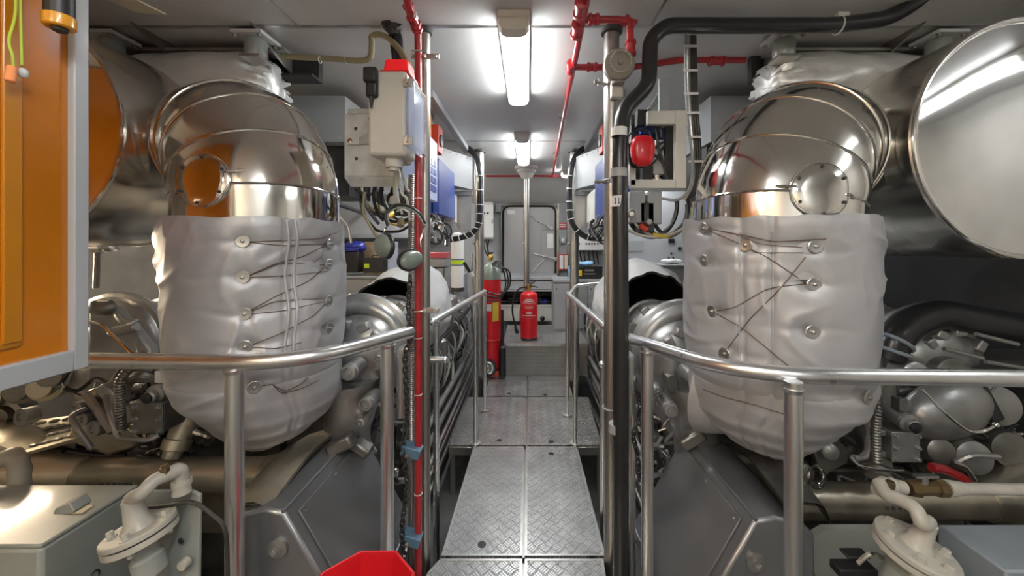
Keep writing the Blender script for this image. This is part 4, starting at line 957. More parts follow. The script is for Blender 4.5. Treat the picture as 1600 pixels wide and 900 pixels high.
M().lathe(P(612, 336, 1.9), (.2, -1, .1), [(0, .02), (.05, .02), (.052, .012)], 16).build('connector', 'brass', t)
M().lathe(P(627, 342, 1.78), (.1, -.6, -1), [(0, .012), (.02, .016), (.04, .016)], 12).build('connector', 'cableo', t)
# ear defenders
t = thing('ear_defenders', 'grey-green ear defenders hung by their headband on the near left pillar', 'ear defenders', P(620, 395, 1.66))
M().tube(spl([P(606, 352, 1.62), P(603, 335, 1.62), P(615, 322, 1.63), P(632, 321, 1.63), P(652, 331, 1.63), P(664, 350, 1.64)], 8), .007, 10).build('headband', 'black', t)
M().tube(spl([P(609, 352, 1.60), P(606, 336, 1.60), P(618, 326, 1.61), P(634, 325, 1.61), P(652, 335, 1.61), P(662, 352, 1.62)], 8), .004, 8).build('band_pad', 'greenc', t)
def cup(px, py, ax, sc, rot):
    p = P(px, py, 1.63); ax = V(ax).normalized()
    q = ax.to_track_quat('Z', 'Y').to_matrix()
    c = M().ball(p, .058*sc, (.66, 1.0, .42), 28, 16, q @ Matrix.Rotation(R(rot), 3, 'Z'), -.2, 1).build('cup', 'greenc', t)
    pd = M()
    ring = [p-ax*.012+q @ Matrix.Rotation(R(rot), 3, 'Z') @ V((cos(2*pi*j/28)*.036*sc, sin(2*pi*j/28)*.052*sc, 0)) for j in range(28)]
    pd.tube(ring+[ring[0], ring[1]], .012, 8, False).build('cushion', 'black', c)
    return c
cup(599, 384, (-.75, -.65, .05), 1.28, 90-8); cup(643, 406, (.82, -.55, .08), 1.0, 90+12)
M().tube(spl([P(664, 352, 1.62), P(661, 362, 1.61), P(657, 376, 1.60), P(658, 386, 1.60)], 6), .003, 8).build('wire_arm', 'bead', t)
M().tube(spl([P(606, 352, 1.62), P(602, 358, 1.60), P(598, 366, 1.60)], 6), .003, 8).build('wire_arm', 'bead', t)
# red bucket near the camera
t = thing('bucket', 'red plastic eight-sided bucket at the bottom edge left of the walkway', 'bucket', (-.475, 1.14, .18))
def octr(r, z): return [V((-.50+r*cos(pi/8+pi*j/4), 1.14+r*sin(pi/8+pi*j/4), z)) for j in range(8)]
M().loft([octr(.115, .14), octr(.150, .485), octr(.160, .485), octr(.160, .51), octr(.150, .515), octr(.143, .49), octr(.108, .16)]).build('shell', 'redp', t, bevel=.003)
M().box((-.62, 1.02, ZF), (-.60, 1.26, .10)).box((-.51, 1.02, ZF), (-.49, 1.26, .10)).box((-.62, 1.02, .10), (-.40, 1.26, .14)).build('stand', 'steel', t)
# ------------------------------------------------------------------ left foreground: grey cabinet, flanged pipe, bracket
t = thing('control_cabinet', 'grey-green metal cabinet at the bottom left corner with a bright top', 'cabinet', (-1.9, 1.3, ZF))
M().box((-2.6, 1.13, ZF), (-1.435, 1.41, .640)).build('body', 'grey', t, bevel=.012)
M().box((-2.6, 1.13, .640), (-1.433, 1.412, .652)).build('lid', 'grey', t, bevel=.004)
m = M().prism([P(82, 804, 1.19), P(86, 795, 1.19), P(108, 786, 1.19), P(116, 799, 1.19), P(112, 804, 1.19)], (0, .05, 0)); m.build('catch', 'grey', t, bevel=.003)
q = (.654)
m = M()
lp = [pf(112, 789, .6545), pf(147, 789, .6545), pf(128, 802, .6545), pf(100, 802, .6545)]
M().prism([(x, y, .652) for x, y in lp], (0, 0, .003)).build('label_plate', 'cream', t)
for py in (872, 895): M().torus((-1.434, 1.30 if py < 880 else 1.27, EYE-(py-VY)*1.28/F), (1, 0, 0), .014, .003, n=20, m=6).build('key_hole', 'dark', t)
M().box((-1.66, 1.126, .42), (-1.60, 1.13, .50)).build('name_plate', 'dark', t)
M().box((-1.66, 1.124, .425), (-1.61, 1.126, .45)).build('plate_text', 'bead', t)
def flange_pipe(c, ax, r, pts, rp, name, label, mt, cap_mt, bolts_a):
    t = thing(name, label, 'flanged pipe', V((c.x, c.y, ZF)), 'painted flanged pipes')
    ax = V(ax).normalized(); u, v, _ = basis(ax)
    M().lathe(c, ax, [(0, r), (.014, r), (.016, r*.97)], 48).build('upper_flange', cap_mt, t, bevel=.001)
    M().lathe(c-ax*.022, ax, [(0, r*1.0), (.016, r*1.0)], 48).build('lower_flange', cap_mt, t, bevel=.001)
    M().lathe(c-ax*.004, ax, [(-.002, r*.9), (.004, r*.9)], 40).build('gasket', 'black', t)
    M().lathe(c+ax*.014, ax, [(0, rp*2.2), (.012, rp*1.9), (.025, rp*1.5), (.06, rp*1.28), (.085, rp*1.2), (.088, rp)], 32).build('neck', cap_mt, t)
    for a in bolts_a:
        e = u*cos(a)+v*sin(a); M().bolt(c+ax*.014+e*r*.74, ax, r*.115, .016).build('bolt', cap_mt, t)
        M().lathe(c-ax*.026+e*r*.74, -ax, [(0, r*.1), (.012, r*.1)], 6).build('nut', cap_mt, t)
    M().tube(spl(pts, 10), rp, 20).build('bent_pipe', mt, t)
    M().lathe(c-ax*.028, -ax, [(0, r*.42), (.04, r*.36), (.05, r*.46), (.10, r*.46)], 32).build('lower_body', 'grey', t)
    M().cyl(c-ax*.11, V((c.x, c.y+.03, ZF)), r*.34, n=24).build('stand_pipe', 'grey', t)
    return t
c = P(208, 838, 1.13)+V((0, .02, 0)); ax = (-.25, -.02, 1)
t = flange_pipe(c, ax, .086, [c+V(ax).normalized()*.05, c+V(ax).normalized()*.10, P(222, 770, 1.12), P(240, 752, 1.14), P(262, 741, 1.17), P(278, 733, 1.20)], .0195, 'flanged_pipe', 'cream painted pipe rising from a round bolted flange on the left', 'pipewh', 'pipewh', [.4+i*pi/2 for i in range(4)])
M().tube(fil([P(262, 741, 1.17), P(281, 733, 1.20), P(284, 748, 1.21), P(284, 768, 1.21)], .02), .021, 16).lathe(P(284, 750, 1.21), (0, 0, -1), [(0, .026), (.015, .026), (.017, .022), (.04, .025)], 16).build('elbow_fitting', 'pipewh', t)
M().lathe(P(257, 741, 1.16), (0, 0, 1), [(0, .015), (.02, .012), (.022, .009), (.03, .009)], 6).build('test_plug', 'brownfit', t)
t = thing('machine_bracket', 'grey triangular steel bracket standing beside the flanged pipe on the left', 'bracket', (-1.1, 1.25, ZF))
M().prism([P(246, 905, 1.22), P(300, 768, 1.24), P(312, 774, 1.24), P(310, 905, 1.22)], (0, .012, 0)).prism([P(205, 768, 1.25), P(300, 767, 1.25), P(300, 900, 1.25), P(205, 900, 1.25)], (0, .012, 0)).box(P(205, 1180, 1.25), P(310, 900, 1.27)).build('plate', 'grey', t, bevel=.003)
M().lathe(P(283, 845, 1.215), (0, -1, 0), [(0, .010), (.003, .008)], 16).build('hole', 'dark', t)
M().lathe(P(292, 877, 1.21), (0, -1, 0), [(0, .016), (.02, .014)], 16).build('stud', 'pipewh', t)
o = M().tube(spl([P(200, 783, 1.22), P(225, 792, 1.2), P(262, 790, 1.19), P(300, 785, 1.19), P(330, 803, 1.20), P(352, 830, 1.20), P(356, 900, 1.20)], 8), .006, 8).build('cable', 'dark')
tag(o, 'dark cable curving over the grey bracket behind the left railing post', 'cable')
o = M().lathe(P(307, 825, 1.33), (0, 0, 1), [(0, .014), (.09, .016), (.095, .012)], 16).build('red_handle', 'redp')
tag(o, 'small red handle behind the grey bracket on the left', 'handle')
o = M().tube(spl([P(-50, 690, 1.45), P(0, 716, 1.45), P(18, 712, 1.45), P(30, 728, 1.45), P(30, 770, 1.44), P(28, 900, 1.43)], 8), .030, 18, rf=lambda t_: 1+.05*sin(t_*50)).build('lagged_pipe', 'pipewh')
tag(o, 'cream lagged pipe bending down behind the grey-green cabinet', 'pipe')
# gallery plate on the left with raised oval bumps
t = thing('gallery_plate', 'silver gallery plate with raised oval bumps on the far left', 'floor plate', (-2.2, 1.85, .50))
g00, g10, g01, g11 = P(-60, 735, 1.60), P(122, 684, 1.72), P(-60, 672, 1.92), P(134, 646, 1.95)
def gp(u, v): return g00.lerp(g10, u).lerp(g01.lerp(g11, u), v)
gn = (g10-g00).cross(g01-g00).normalized()
M().prism([g00, g10, g11, g01], gn*-.015).build('plate', 'engbr', t)
m = M(); gr_ = Matrix.Rotation(math.atan2(g10.z-g00.z, g10.x-g00.x)*-1, 3, 'Y')
for i in range(9):
    for j in range(4):
        m.ball(gp(.05+i*.108+(j % 2)*.05, .14+j*.24)+gn*.001, .026, (1, .5, .34), 14, 8, gr_)
m.build('raised_bumps', 'eng', t)['kind'] = 'stuff'
# ------------------------------------------------------------------ right foreground
t = thing('control_cabinet', 'blue-grey metal cabinet at the bottom right corner', 'cabinet', (1.9, 1.2, ZF))
M().box((1.37, 1.10, ZF), (2.4, 1.285, .600)).build('body', 'bluegrey', t, bevel=.006)
M().box((1.42, 1.085, ZF+.05), (2.4, 1.10, .56)).build('door', 'bluegrey', t, bevel=.006)
M().lathe((1.555, 1.17, .600), (0, 0, 1), [(0, .024), (.003, .024), (.0035, .02)], 24).build('cap', 'pipewh', t)
c = P(1440, 866, 1.15)+V((0, .02, 0)); ax = (.22, -.20, 1)
t = flange_pipe(c, ax, .100, [c+V(ax).normalized()*.05, c+V(ax).normalized()*.10, P(1441, 818, 1.13), P(1430, 795, 1.15), P(1405, 780, 1.19), P(1385, 772, 1.22), P(1374, 755, 1.26)], .0195, 'flanged_pipe', 'cream painted pipe rising from a round bolted flange on the right', 'pipewh', 'pipewh', [.3+i*pi/3 for i in range(6)])
M().tube(fil([P(1374, 768, 1.26), P(1378, 757, 1.28), P(1392, 758, 1.28), P(1412, 762, 1.28)], .01), .023, 16, rf=lambda t_: 1+.12*sin(t_*18)).build('elbow_fitting', 'pipewh', t)
M().lathe(P(1391, 766, 1.26), (0, 0, 1), [(0, .012), (.02, .014), (.03, .012)], 6).build('drain_plug', 'brownfit', t)
t = thing('supply_pipe', 'cream pipe running right to the photo edge from a brown valve fitting', 'pipe', P(1500, 765, 1.28))
M().tube([P(1478, 763, 1.28), P(2000, 772, 1.28)], .018, 18).lathe(P(1478, 763, 1.28), (1, 0, 0), [(0, .026), (.02, .025), (.06, .019)], 18).build('pipe', 'pipewh', t)
v_ = M().lathe(P(1428, 763, 1.28), (1, 0, 0), [(-.02, .024), (.01, .028), (.012, .022), (.07, .022), (.072, .027), (.10, .027)], 8).build('valve', 'brownfit', t)
M().cyl(P(1443, 760, 1.28), P(1443, 742, 1.28), .012, n=12).box(P(1432, 748, 1.27), P(1460, 740, 1.285)).build('valve_handle', 'edge', v_)
t = thing('black_bracket', 'black plastic block with a looped wire beneath the right railing', 'bracket', P(1335, 880, 1.25))
M().box(P(1314, 905, 1.25), P(1352, 872, 1.30)).box(P(1326, 875, 1.24), P(1345, 855, 1.28)).build('block', 'black', t, bevel=.004)
M().tube(spl([P(1340, 880, 1.23), P(1360, 866, 1.22), P(1385, 876, 1.22), P(1402, 905, 1.22)], 8), .007, 8).build('wire_loop', 'bead', t)
o = M().prism([P(1275, 905, 1.5), P(1262, 845, 1.5), P(1290, 828, 1.52), P(1450, 828, 1.52), P(1470, 905, 1.5)], (0, .03, 0)).build('shelf_plate', 'grey'); tag(o, 'plain grey plate below the charge pipe on the right', 'plate')
# ------------------------------------------------------------------ right pillar: black hose, red pipes, sounder, equipment frame
hose = fil([P(1475, -40, 1.62), P(1430, 5, 1.66), P(1385, 30, 1.70), P(1300, 40, 1.72), P(1040, 40, 1.72), P(1016, 62, 1.72), P(1014, 132, 1.70), P(974, 172, 1.68), P(968, 235, 1.66), V((.397, 1.64, 1.2)), V((.397, 1.64, ZF))], .05, 8)
t = thing('insulated_pipe', 'thick black insulated pipe from the ceiling down the near right pillar', 'pipe', (.397, 1.64, ZF))
M().tube(hose, .0335, 24).build('pipe', 'rubber', t)
def band(px, py, h_, mt, label=None, ax=(0, 0, 1), r=.0342):
    p = P(px, py, 1.655); x = M().lathe(p-V(ax)*h_/2, ax, [(0, r), (h_, r)], 28, False).build('tape_band', mt, t)
    if label: x['label'] = label
    return x
band(967.5, 207, .036, 'white'); band(967, 315, .046, 'white', 'white sticker with three down arrows')
for k in (-1, 0, 1):
    a = -pi/2-.235+k*.42; e = V((cos(a), sin(a), 0)); p = P(967, 315, 1.655)+e*.0350; uu = V((-e.y, e.x, 0)); zz = V((0, 0, 1))
    M().prism([p+uu*.0016+zz*.014, p-uu*.0016+zz*.014, p-uu*.0016-zz*.006, p-uu*.0045-zz*.006, p-zz*.015, p+uu*.0045-zz*.006, p+uu*.0016-zz*.006], e*.0008).build('arrow_mark', 'black', t)
for (px, py, h_) in ((1310, 40, .0), (967, 270, .036), (964, 668, .036)):
    if h_: 
        p = P(px, py, 1.655); M().lathe(p-V((0, 0, h_/2)), (0, 0, 1), [(0, .036), (h_, .036)], 28).build('pipe_clip', 'duct', t); M().torus(V((PRX, PRY, p.z)), (0, 0, 1), .042, .004, n=28, m=6).build('clip_ring', 'duct', t)
    else:
        M().torus(P(px, py, 1.72), (1, 0, 0), .0355, .004, n=28, m=8).box(P(px, 18, 1.70), P(px+12, 30, 1.72)).build('pipe_clip', 'boxwhite', t)
# red ceiling fire line
t = thing('fire_line', 'red fire pipe running along the ceiling right of the lamps with elbows', 'pipe', (.30, 3.0, 2.5))
A_ = V((.215, 1.42, 2.53)); B_ = V((.365, 5.66, 2.53)); 
def al(y): return A_.lerp(B_, (y-A_.y)/(B_.y-A_.y))
M().tube([A_+V((-.02, -1.2, 0)), B_], .017, 14).build('main_run', 'red', t)
M().tube([(-.62, 5.66, 2.53), (.60, 5.66, 2.53)], .016, 12).build('cross_run', 'red', t)
def fitt(p, d, L_=.06, r=.026): return M().lathe(V(p)-V(d).normalized()*L_/2, d, [(0, r*.8), (.004, r), (.016, r), (.018, r*.82), (L_-.018, r*.82), (L_-.016, r), (L_-.004, r), (L_, r*.8)], 12)
d_ = B_-A_
for y in (1.62, 1.78): fitt(al(y), d_, .10, .030).build('tee_fitting', 'red', t)
fitt(al(2.16), d_, .10, .028).build('tee_fitting', 'red', t)
for y in (3.05, 4.4): M().torus(al(y), d_, .019, .006, n=20, m=6).box(al(y)+V((-.03, -.01, .015)), al(y)+V((.03, .01, .05))).build('clip', 'steel', t)
fitt(B_, (1, 0, 0), .08).build('tee_fitting', 'red', t)
# branch over the pillar and down
M().tube(fil([al(1.70), V((.40, 1.70, 2.53)), V((.455, 1.72, 2.53)), V((.463, 1.73, 2.40)), V((.455, 1.75, 2.36))], .02), .0155, 14).build('branch_run', 'red', t)
fitt((.29, 1.70, 2.53), (1, 0, 0), .05).build('fitting', 'red', t); fitt((.455, 1.725, 2.53), (1, 0, -.6), .06).build('elbow_fitting', 'red', t); fitt((.463, 1.735, 2.42), (0, 0, 1), .07).build('fitting', 'red', t)
M().tube(fil([al(2.16), V((.43, 2.16, 2.53)), V((.60, 2.16, 2.53)), V((.86, 2.16, 2.60-.03)), V((1.22, 2.16, 2.57))], .05), .0175, 14).build('branch_run', 'red', t)
fitt((.36, 2.16, 2.53), (1, 0, 0), .06).build('fitting', 'red', t); fitt((1.06, 2.16, 2.567), (1, 0, 0), .09, .03).build('fitting', 'red', t)
# sounder
t = thing('alarm_sounder', 'round taupe alarm sounder with slotted grille on the near right pillar', 'sounder', P(969, 100, 1.74))
c = P(969, 98, 1.72); M().lathe(c+V((0, .06, 0)), (-.05, -1, -.10), [(0, .06), (.02, .068), (.055, .070), (.065, .066), (.070, .058), (.071, .004)], 48).build('body', 'sounder', t)
for k in range(30):
    a = 2*pi*k/30; e = V((cos(a), 0, sin(a))); p = c+e*.046+V((-.0005, -.0165, 0))+V((0, -.0046*e.z, 0))
    M().ball(p, .0042, (1, .5, 1), 8, 6).build('grille_hole', 'cablew', t)
M().lathe(c+V((0, -.010, 0)), (0, -1, -.1), [(0, .014), (.008, .012), (.009, .006)], 20).build('hub', 'sounder', t)
M().box((c.x-.025, c.y+.06, c.z-.13), (c.x+.03, c.y+.10, c.z-.05)).build('mount_box', 'boxwhite', t, bevel=.006)
M().lathe((c.x, c.y+.04, c.z-.06), (0, 0, -1), [(0, .03), (.02, .028)], 20).build('neck', 'sounder', t)
for py in (135, 286):
    z = EYE+(VY-py)*1.86/F; tt_ = M().torus((PRX, PRY, z), (0, 0, 1), .038, .004, n=32, m=6).tube([(PRX-.03, PRY-.03, z), (PRX-.075, PRY-.04, z)], .006, 8).bolt((PRX-.07, PRY-.05, z), (-1, 0, 0), .010, .02)
    tag(tt_.build('pillar_clamp', 'steel'), 'thin steel clamp ring on the near right pillar, %s of two' % ('upper' if py < 200 else 'lower'), 'clamp')
# equipment frame with red ear defenders
t = thing('equipment_frame', 'open metal frame of electrical parts mounted right of the black pipe', 'equipment frame', P(1030, 240, 1.9))
Y = 1.84; m = M()
m.box(P(1012, 194, Y), P(1070, 176, Y+.03)).build('top_bar', 'boxwhite', t, bevel=.003)
M().box(P(985, 294, Y), P(1068, 282, Y+.03)).build('bottom_bar', 'boxwhite', t, bevel=.003)
M().box(P(1056, 294, Y-.005), P(1068, 176, Y+.03)).build('side_bar', 'boxwhite', t, bevel=.003)
M().box(P(984, 290, Y), P(991, 258, Y+.03)).build('side_bar', 'boxwhite', t, bevel=.003)
M().box(P(986, 292, Y+.22), P(1062, 180, Y+.23)).build('back_plate', 'dark', t)
M().box(P(1030, 180, Y+.14), P(1044, 125, Y+.16)).prism([P(1004, 180, Y+.2), P(1012, 180, Y+.2), P(1034, 150, Y+.2), P(1034, 138, Y+.2)], (0, .02, 0)).build('support_angle', 'duct', t, bevel=.003)
for (x0, y0, x1, y1, mt, yy) in [(1002, 208, 1024, 196, 'blue', .10), (1036, 226, 1044, 204, 'blue', .12), (1018, 272, 1036, 246, 'boxwhite', .12), (996, 196, 1012, 176, 'black', .06), (986, 275, 1000, 200, 'black', .15), (1040, 285, 1050, 200, 'dark', .10), (1004, 288, 1016, 262, 'black', .05), (1024, 244, 1032, 222, 'steel', .08)]:
    M().box(P(x0, y0, Y+yy), P(x1, y1, Y+yy+.05)).build('relay', mt, t, bevel=.003)
for pts in ([(1000, 205), (1012, 196), (1030, 200), (1034, 215)], [(1020, 240), (1035, 255), (1044, 280)], [(1010, 262), (1020, 255), (1030, 240), (1040, 225)], [(1024, 200), (1030, 230), (1038, 262), (1042, 280)], [(1014, 235), (1022, 232), (1036, 222)]):
    M().tube(spl([P(x, y, Y+.06) for x, y in pts], 6), .006, 8).build('wire', 'black', t)
M().lathe(P(1026, 283, Y+.03), (0, 0, 1), [(0, .022), (.01, .022), (.012, .012), (.03, .012)], 6).build('nut', 'steel', t)
t = thing('ear_defenders', 'red ear defender cup hanging in the metal frame beside the black pipe', 'ear defenders', P(1005, 237, 1.78))
c = P(1004, 236, 1.76)
rg = []
for (d_, k) in [(.03, .75), (.02, .92), (.0, 1), (-.015, .95), (-.026, .8), (-.031, .5), (-.032, .02)]:
    ring = []
    for j in range(40):
        a = 2*pi*j/40; e = 3.2; cx_, sx_ = cos(a), sin(a); q = (abs(cx_)**e+abs(sx_)**e)**(-1/e)
        ring.append(c+V((q*cx_*.055*k*(1-.12*(sx_ < 0)*abs(sx_)), d_, q*sx_*.072*k)))
    rg.append(ring)
M().loft(rg).build('cup', 'redp', t, ang=50)
M().loft([[p+V((0, .035, 0)) for p in rg[1]], [p+V((0, .055, 0)) for p in rg[1]]]).build('cushion', 'black', t, bevel=.006)
M().tube(spl([c+V((-.05, .03, .01)), c+V((-.058, .03, .07)), c+V((-.02, .035, .105)), c+V((.04, .035, .10)), c+V((.05, .035, .03))], 8), .004, 8).build('headband', 'black', t)
# valve bodies and cable loops beneath
t = thing('valve_cluster', 'grey valve bodies with looping cables beneath the metal frame on the right', 'valves', P(1015, 330, 1.9))
for (x0, y0, x1, y1) in [(984, 348, 1001, 302), (1012, 350, 1026, 302), (1000, 362, 1015, 318)]:
    M().box(P(x0, y0, 1.88), P(x1, y1, 1.96)).build('valve_body', 'duct' if x0 != 1000 else 'dark', t, bevel=.006)
M().lathe(P(986, 334, 1.86), (-.1, -1, 0), [(0, .022), (.03, .022), (.032, .016), (.02, .012)], 20).build('port', 'steel', t)
M().lathe(P(1012, 346, 1.86), (0, -1, -.1), [(0, .016), (.03, .014)], 6).build('port', 'steel', t)
for k, (cx, cy, rx, ry, mt, tk, yy) in enumerate([(1040, 318, 40, 52, 'black', .009, 1.92), (1034, 322, 50, 48, 'cablew', .006, 1.90), (1030, 326, 44, 44, 'black', .010, 1.95), (1022, 330, 60, 40, 'cablew', .007, 1.88), (1046, 318, 30, 50, 'dark', .010, 1.97), (1018, 318, 40, 52, 'black', .012, 2.0), (1036, 322, 56, 44, 'cableo', .005, 1.94)]):
    M().tube(spl([P(cx+rx*cos(a), cy+ry*sin(a), yy) for a in [(-.15+i/10*3.3) for i in range(11)]], 5), tk, 8).build('cable_loop', mt, t)
M().tube(spl([P(1020, 366, 1.88), P(1040, 370, 1.88), P(1052, 364, 1.9)], 6), .009, 8).build('tape_wrap', 'cabley', t)
M().lathe(P(1000, 352, 1.87), (1, 0, -.7), [(0, .014), (.04, .014)], 12).build('red_plug', 'redd', t)
# hanging grey cable bundle right of the frame
t = thing('cable_bundle', 'bundle of dark cables with white ties dropping right of the metal frame', 'cables', P(1080, 180, 1.9))
for k in range(4):
    M().tube(spl([P(1076+k*3, 48, 1.93), P(1076+k*3.5, 110, 1.93), P(1077+k*3.8, 170, 1.92), P(1082+k*3.6, 230, 1.92), P(1082+k*3.2, 285, 1.93), P(1070+k*2, 312, 1.94)], 6), .010, 8).build('cable', 'dark' if k else 'steel', t)
M().tube(spl([P(1072, 50, 1.90), P(1071, 110, 1.90), P(1075, 190, 1.89), P(1082, 250, 1.88), P(1078, 292, 1.88), P(1060, 312, 1.88), P(1035, 310, 1.88)], 8), .007, 8).build('grey_cable', 'duct', t)
for (px, py) in ((1080, 72), (1080, 110), (1081, 146), (1083, 176), (1086, 214), (1088, 252)):
    M().box(P(px-12, py+1.6, 1.885), P(px+10, py-1.6, 1.888)).build('cable_tie', 'tie', t)
# ------------------------------------------------------------------ far end: hatch door, wall fittings, counters
YW = 6.6
def rr(cx, cz, hx, hz, r, y, n=8):
    out = []
    for (sx, sz, a0) in ((1, 1, 0), (-1, 1, 90), (-1, -1, 180), (1, -1, 270)):
        for i in range(n+1):
            a = R(a0+90*i/n); out.append(V((cx+sx*(hx-r)+r*cos(a), y, cz+sz*(hz-r)+r*sin(a))))
    return out
dc = P(827, 378, 6.55); hx, hz = 39.5*6.55/F, 54*6.55/F
dr = M().prism(rr(dc.x, dc.z, hx, hz, .10, 6.56), (0, -.03, 0)).build('door_1', MT['wall'] if False else mat('hatch_door_paint', (.36, .36, .37), .32, .2, coat=.3), bevel=.004); struct(dr)
g = rr(dc.x, dc.z, hx+.012, hz+.012, .11, 6.55); M().tube(g+[g[0], g[1]], .013, 8, False).build('gasket', 'gasket', dr)
g = rr(dc.x, dc.z, hx+.05, hz+.05, .14, 6.57); M().tube(g+[g[0], g[1]], .02, 8, False).build('door_frame', 'steel', dr)
for (a, b, c_) in (((835, 343), (853, 351), (861, 357)), ((833, 396), (852, 401), (868, 405))):
    M().tube([P(*a, 6.50), P(*b, 6.48), P(*c_, 6.50)], .009, 8).ball(P(*b, 6.48), .022, n=12, m=8).bolt(P(*c_, 6.51), (0, -1, 0), .025, .03).build('door_handle', 'edge', dr)
for (a, b) in (((852, 404), (832, 424)), ((816, 330), (835, 340))): M().tube([P(*a, 6.51), P(*b, 6.515)], .006, 6).build('linkage', 'steel', dr)
M().box(P(855, 388, 6.52), P(864.5, 365, 6.535)).lathe(P(858, 381, 6.52), (0, -1, 0), [(0, .018), (.01, .016)], 16).build('lock_case', 'white', dr, bevel=.003)
M().tube([P(845, 396, 6.528), P(845, 360, 6.528), P(865, 359, 6.528)], .004, 6).build('panel_edge', 'steel', dr)
M().box(P(793, 335, 6.525), P(805, 328, 6.53)).build('notice', 'white', dr)
def simple(name, label, cat, parts, loc, group=None):
    t = thing(name, label, cat, loc, group)
    for nm, m, mt, bv in parts: m.build(nm, mt, t, bevel=bv)
    return t
simple('wall_cabinet', 'white wall cabinet with two knobs left of the hatch door', 'cabinet', [
  ('body', M().box(P(748, 373, 6.3), P(772, 318, 6.55)), 'boxwhite', .006), ('door', M().box(P(748, 371, 6.28), P(771, 320, 6.3)), 'white', .003),
  ('knob', M().lathe(P(756, 333, 6.28), (0, -1, 0), [(0, .018), (.02, .014)], 14), 'dark', 0), ('knob', M().lathe(P(762, 333, 6.28), (0, -1, 0), [(0, .018), (.02, .014)], 14), 'dark', 0),
  ('catch', M().box(P(768, 349, 6.26), P(771, 343, 6.28)), 'steel', 0)], P(760, 373, 6.4))
simple('junction_box', 'small grey junction box high beside the white wall cabinet', 'box', [('body', M().box(P(774, 331, 6.45), P(784, 319, 6.58)), 'duct', .005), ('cover_screw', M().bolt(P(779, 325, 6.45), (0, -1, 0), .01, .01), 'steel', 0)], P(779, 331, 6.5))
for k, pts in enumerate([[(756, 374), (757, 388), (762, 400)], [(760, 374), (761, 385), (764, 402)], [(764, 374), (762, 388), (766, 404)]]):
    tag(M().tube(spl([P(a, b, 6.35) for a, b in pts], 6), .012, 8).build('cable', 'black'), ['left', 'middle', 'right'][k]+' of three black cables hanging below the white wall cabinet by the hatch door', 'cable', 'cables below the wall cabinet')
simple('warning_sign', 'small dark red sign right of the hatch door', 'sign', [('plate', M().box(P(874, 357, 6.56), P(885, 348, 6.58)), 'pink', .002), ('text_bar', M().box(P(875, 351.6, 6.555), P(884, 350.4, 6.56)).box(P(875, 354.6, 6.555), P(884, 353.4, 6.56)), 'white', 0)], P(879, 357, 6.57))
simple('wall_switch', 'small grey switch box below the dark red sign', 'switch', [('body', M().box(P(875.5, 380, 6.52), P(883.5, 370, 6.58)), 'duct', .005), ('rocker', M().box(P(878, 377, 6.50), P(881, 373, 6.52)), 'white', .002)], P(879, 380, 6.55))
simple('plan_holder', 'red edged document holder on the wall right of the hatch door', 'document holder', [('frame', M().box(P(873, 422, 6.5), P(888.5, 397, 6.52)), 'redd', .003), ('sheet', M().box(P(874.5, 420, 6.49), P(880, 399, 6.5)), 'white', 0), ('second_sheet', M().box(P(882, 420, 6.49), P(887, 399, 6.5)), 'boxwhite', 0)], P(880, 422, 6.5))
trim(M().box(P(871, 437, 6.52), P(873, 318, 6.6)).box(P(886.5, 437, 6.50), P(889, 318, 6.6)), 'steel', .003)
# shelf bench below the door
simple('bench', 'long grey bench with open dark shelf below the hatch door', 'bench', [
  ('top', M().box((-.50, 5.62, 1.00), (.44, 6.55, 1.035)), 'duct', .004), ('front_band', M().box((-.50, 5.64, .86), (.44, 5.66, .985)), 'wall', .003), ('lower_ledge', M().box((-.50, 5.60, .835), (.44, 5.66, .855)), 'duct', .002),
  ('side_panel', M().box((-.52, 5.62, .38), (-.50, 6.5, 1.03)), 'wall', 0), ('side_panel', M().box((.44, 5.62, .38), (.46, 6.5, 1.03)), 'wall', 0),
  ('back_panel', M().box((-.50, 6.40, .38), (.44, 6.42, .985)), 'dark', 0), ('shelf', M().box((-.50, 5.75, .66), (.44, 6.4, .675)), 'dark', 0)], (0, 6, .38))
tm = M()
for k in range(26): tm.ball((-.45+k*.034, 5.80, 1.037), .008, (1.6, 1, .5), 8, 4)
tag(tm.build('ribbed_mat', 'duct'), 'pale ribbed strip lying on the bench below the hatch door', 'mat', kind='stuff')
for (x0, x1, y0, mt, lb) in [(-.46, -.12, 5.66, 'boxwhite', 'white storage bin on the lower shelf left of the small extinguisher'), (.13, .40, 5.66, 'boxwhite', 'white storage bin on the lower shelf right of the small extinguisher')]:
    t = thing('storage_bin', lb, 'bin', ((x0+x1)/2, y0+.2, .384), 'white bins under the bench')
    M().box((x0, y0, .384), (x1, y0+.35, .61), None, 1.0).build('body', mt, t, bevel=.01); M().box((x0-.006, y0-.008, .60), (x1+.006, y0+.36, .625)).build('rim', mt, t, bevel=.004)
simple('hand_pump', 'black machine part lying on the dark shelf behind the small extinguisher', 'machine part', [('body', M().lathe((-.33, 5.85, .78), (1, 0, 0), [(0, .05), (.05, .075), (.5, .075), (.55, .05), (.7, .05)], 20), 'black', 0), ('foot', M().box((-.30, 5.80, .676), (.2, 5.9, .72)), 'dark', .004)], (0, 5.85, .676))
tag(M().lathe((.21, 5.62, .44), (0, -1, 0), [(0, .035), (.01, .035), (.03, .015)], 20).box((.205, 5.60, .34+.045), (.215, 5.61, .44)).build('floor_stop', 'black'), 'round black knob in front of the white bin', 'knob')
simple('cleaning_cloth', 'blue cloth bundle on the white bin right of the small extinguisher', 'cloth', [('bundle', M().ball((.24, 5.80, .665), .062, (1.1, .9, .62), 20, 12).jitter(.02, 14), 'bluebag', 0)], (.24, 5.8, .626))
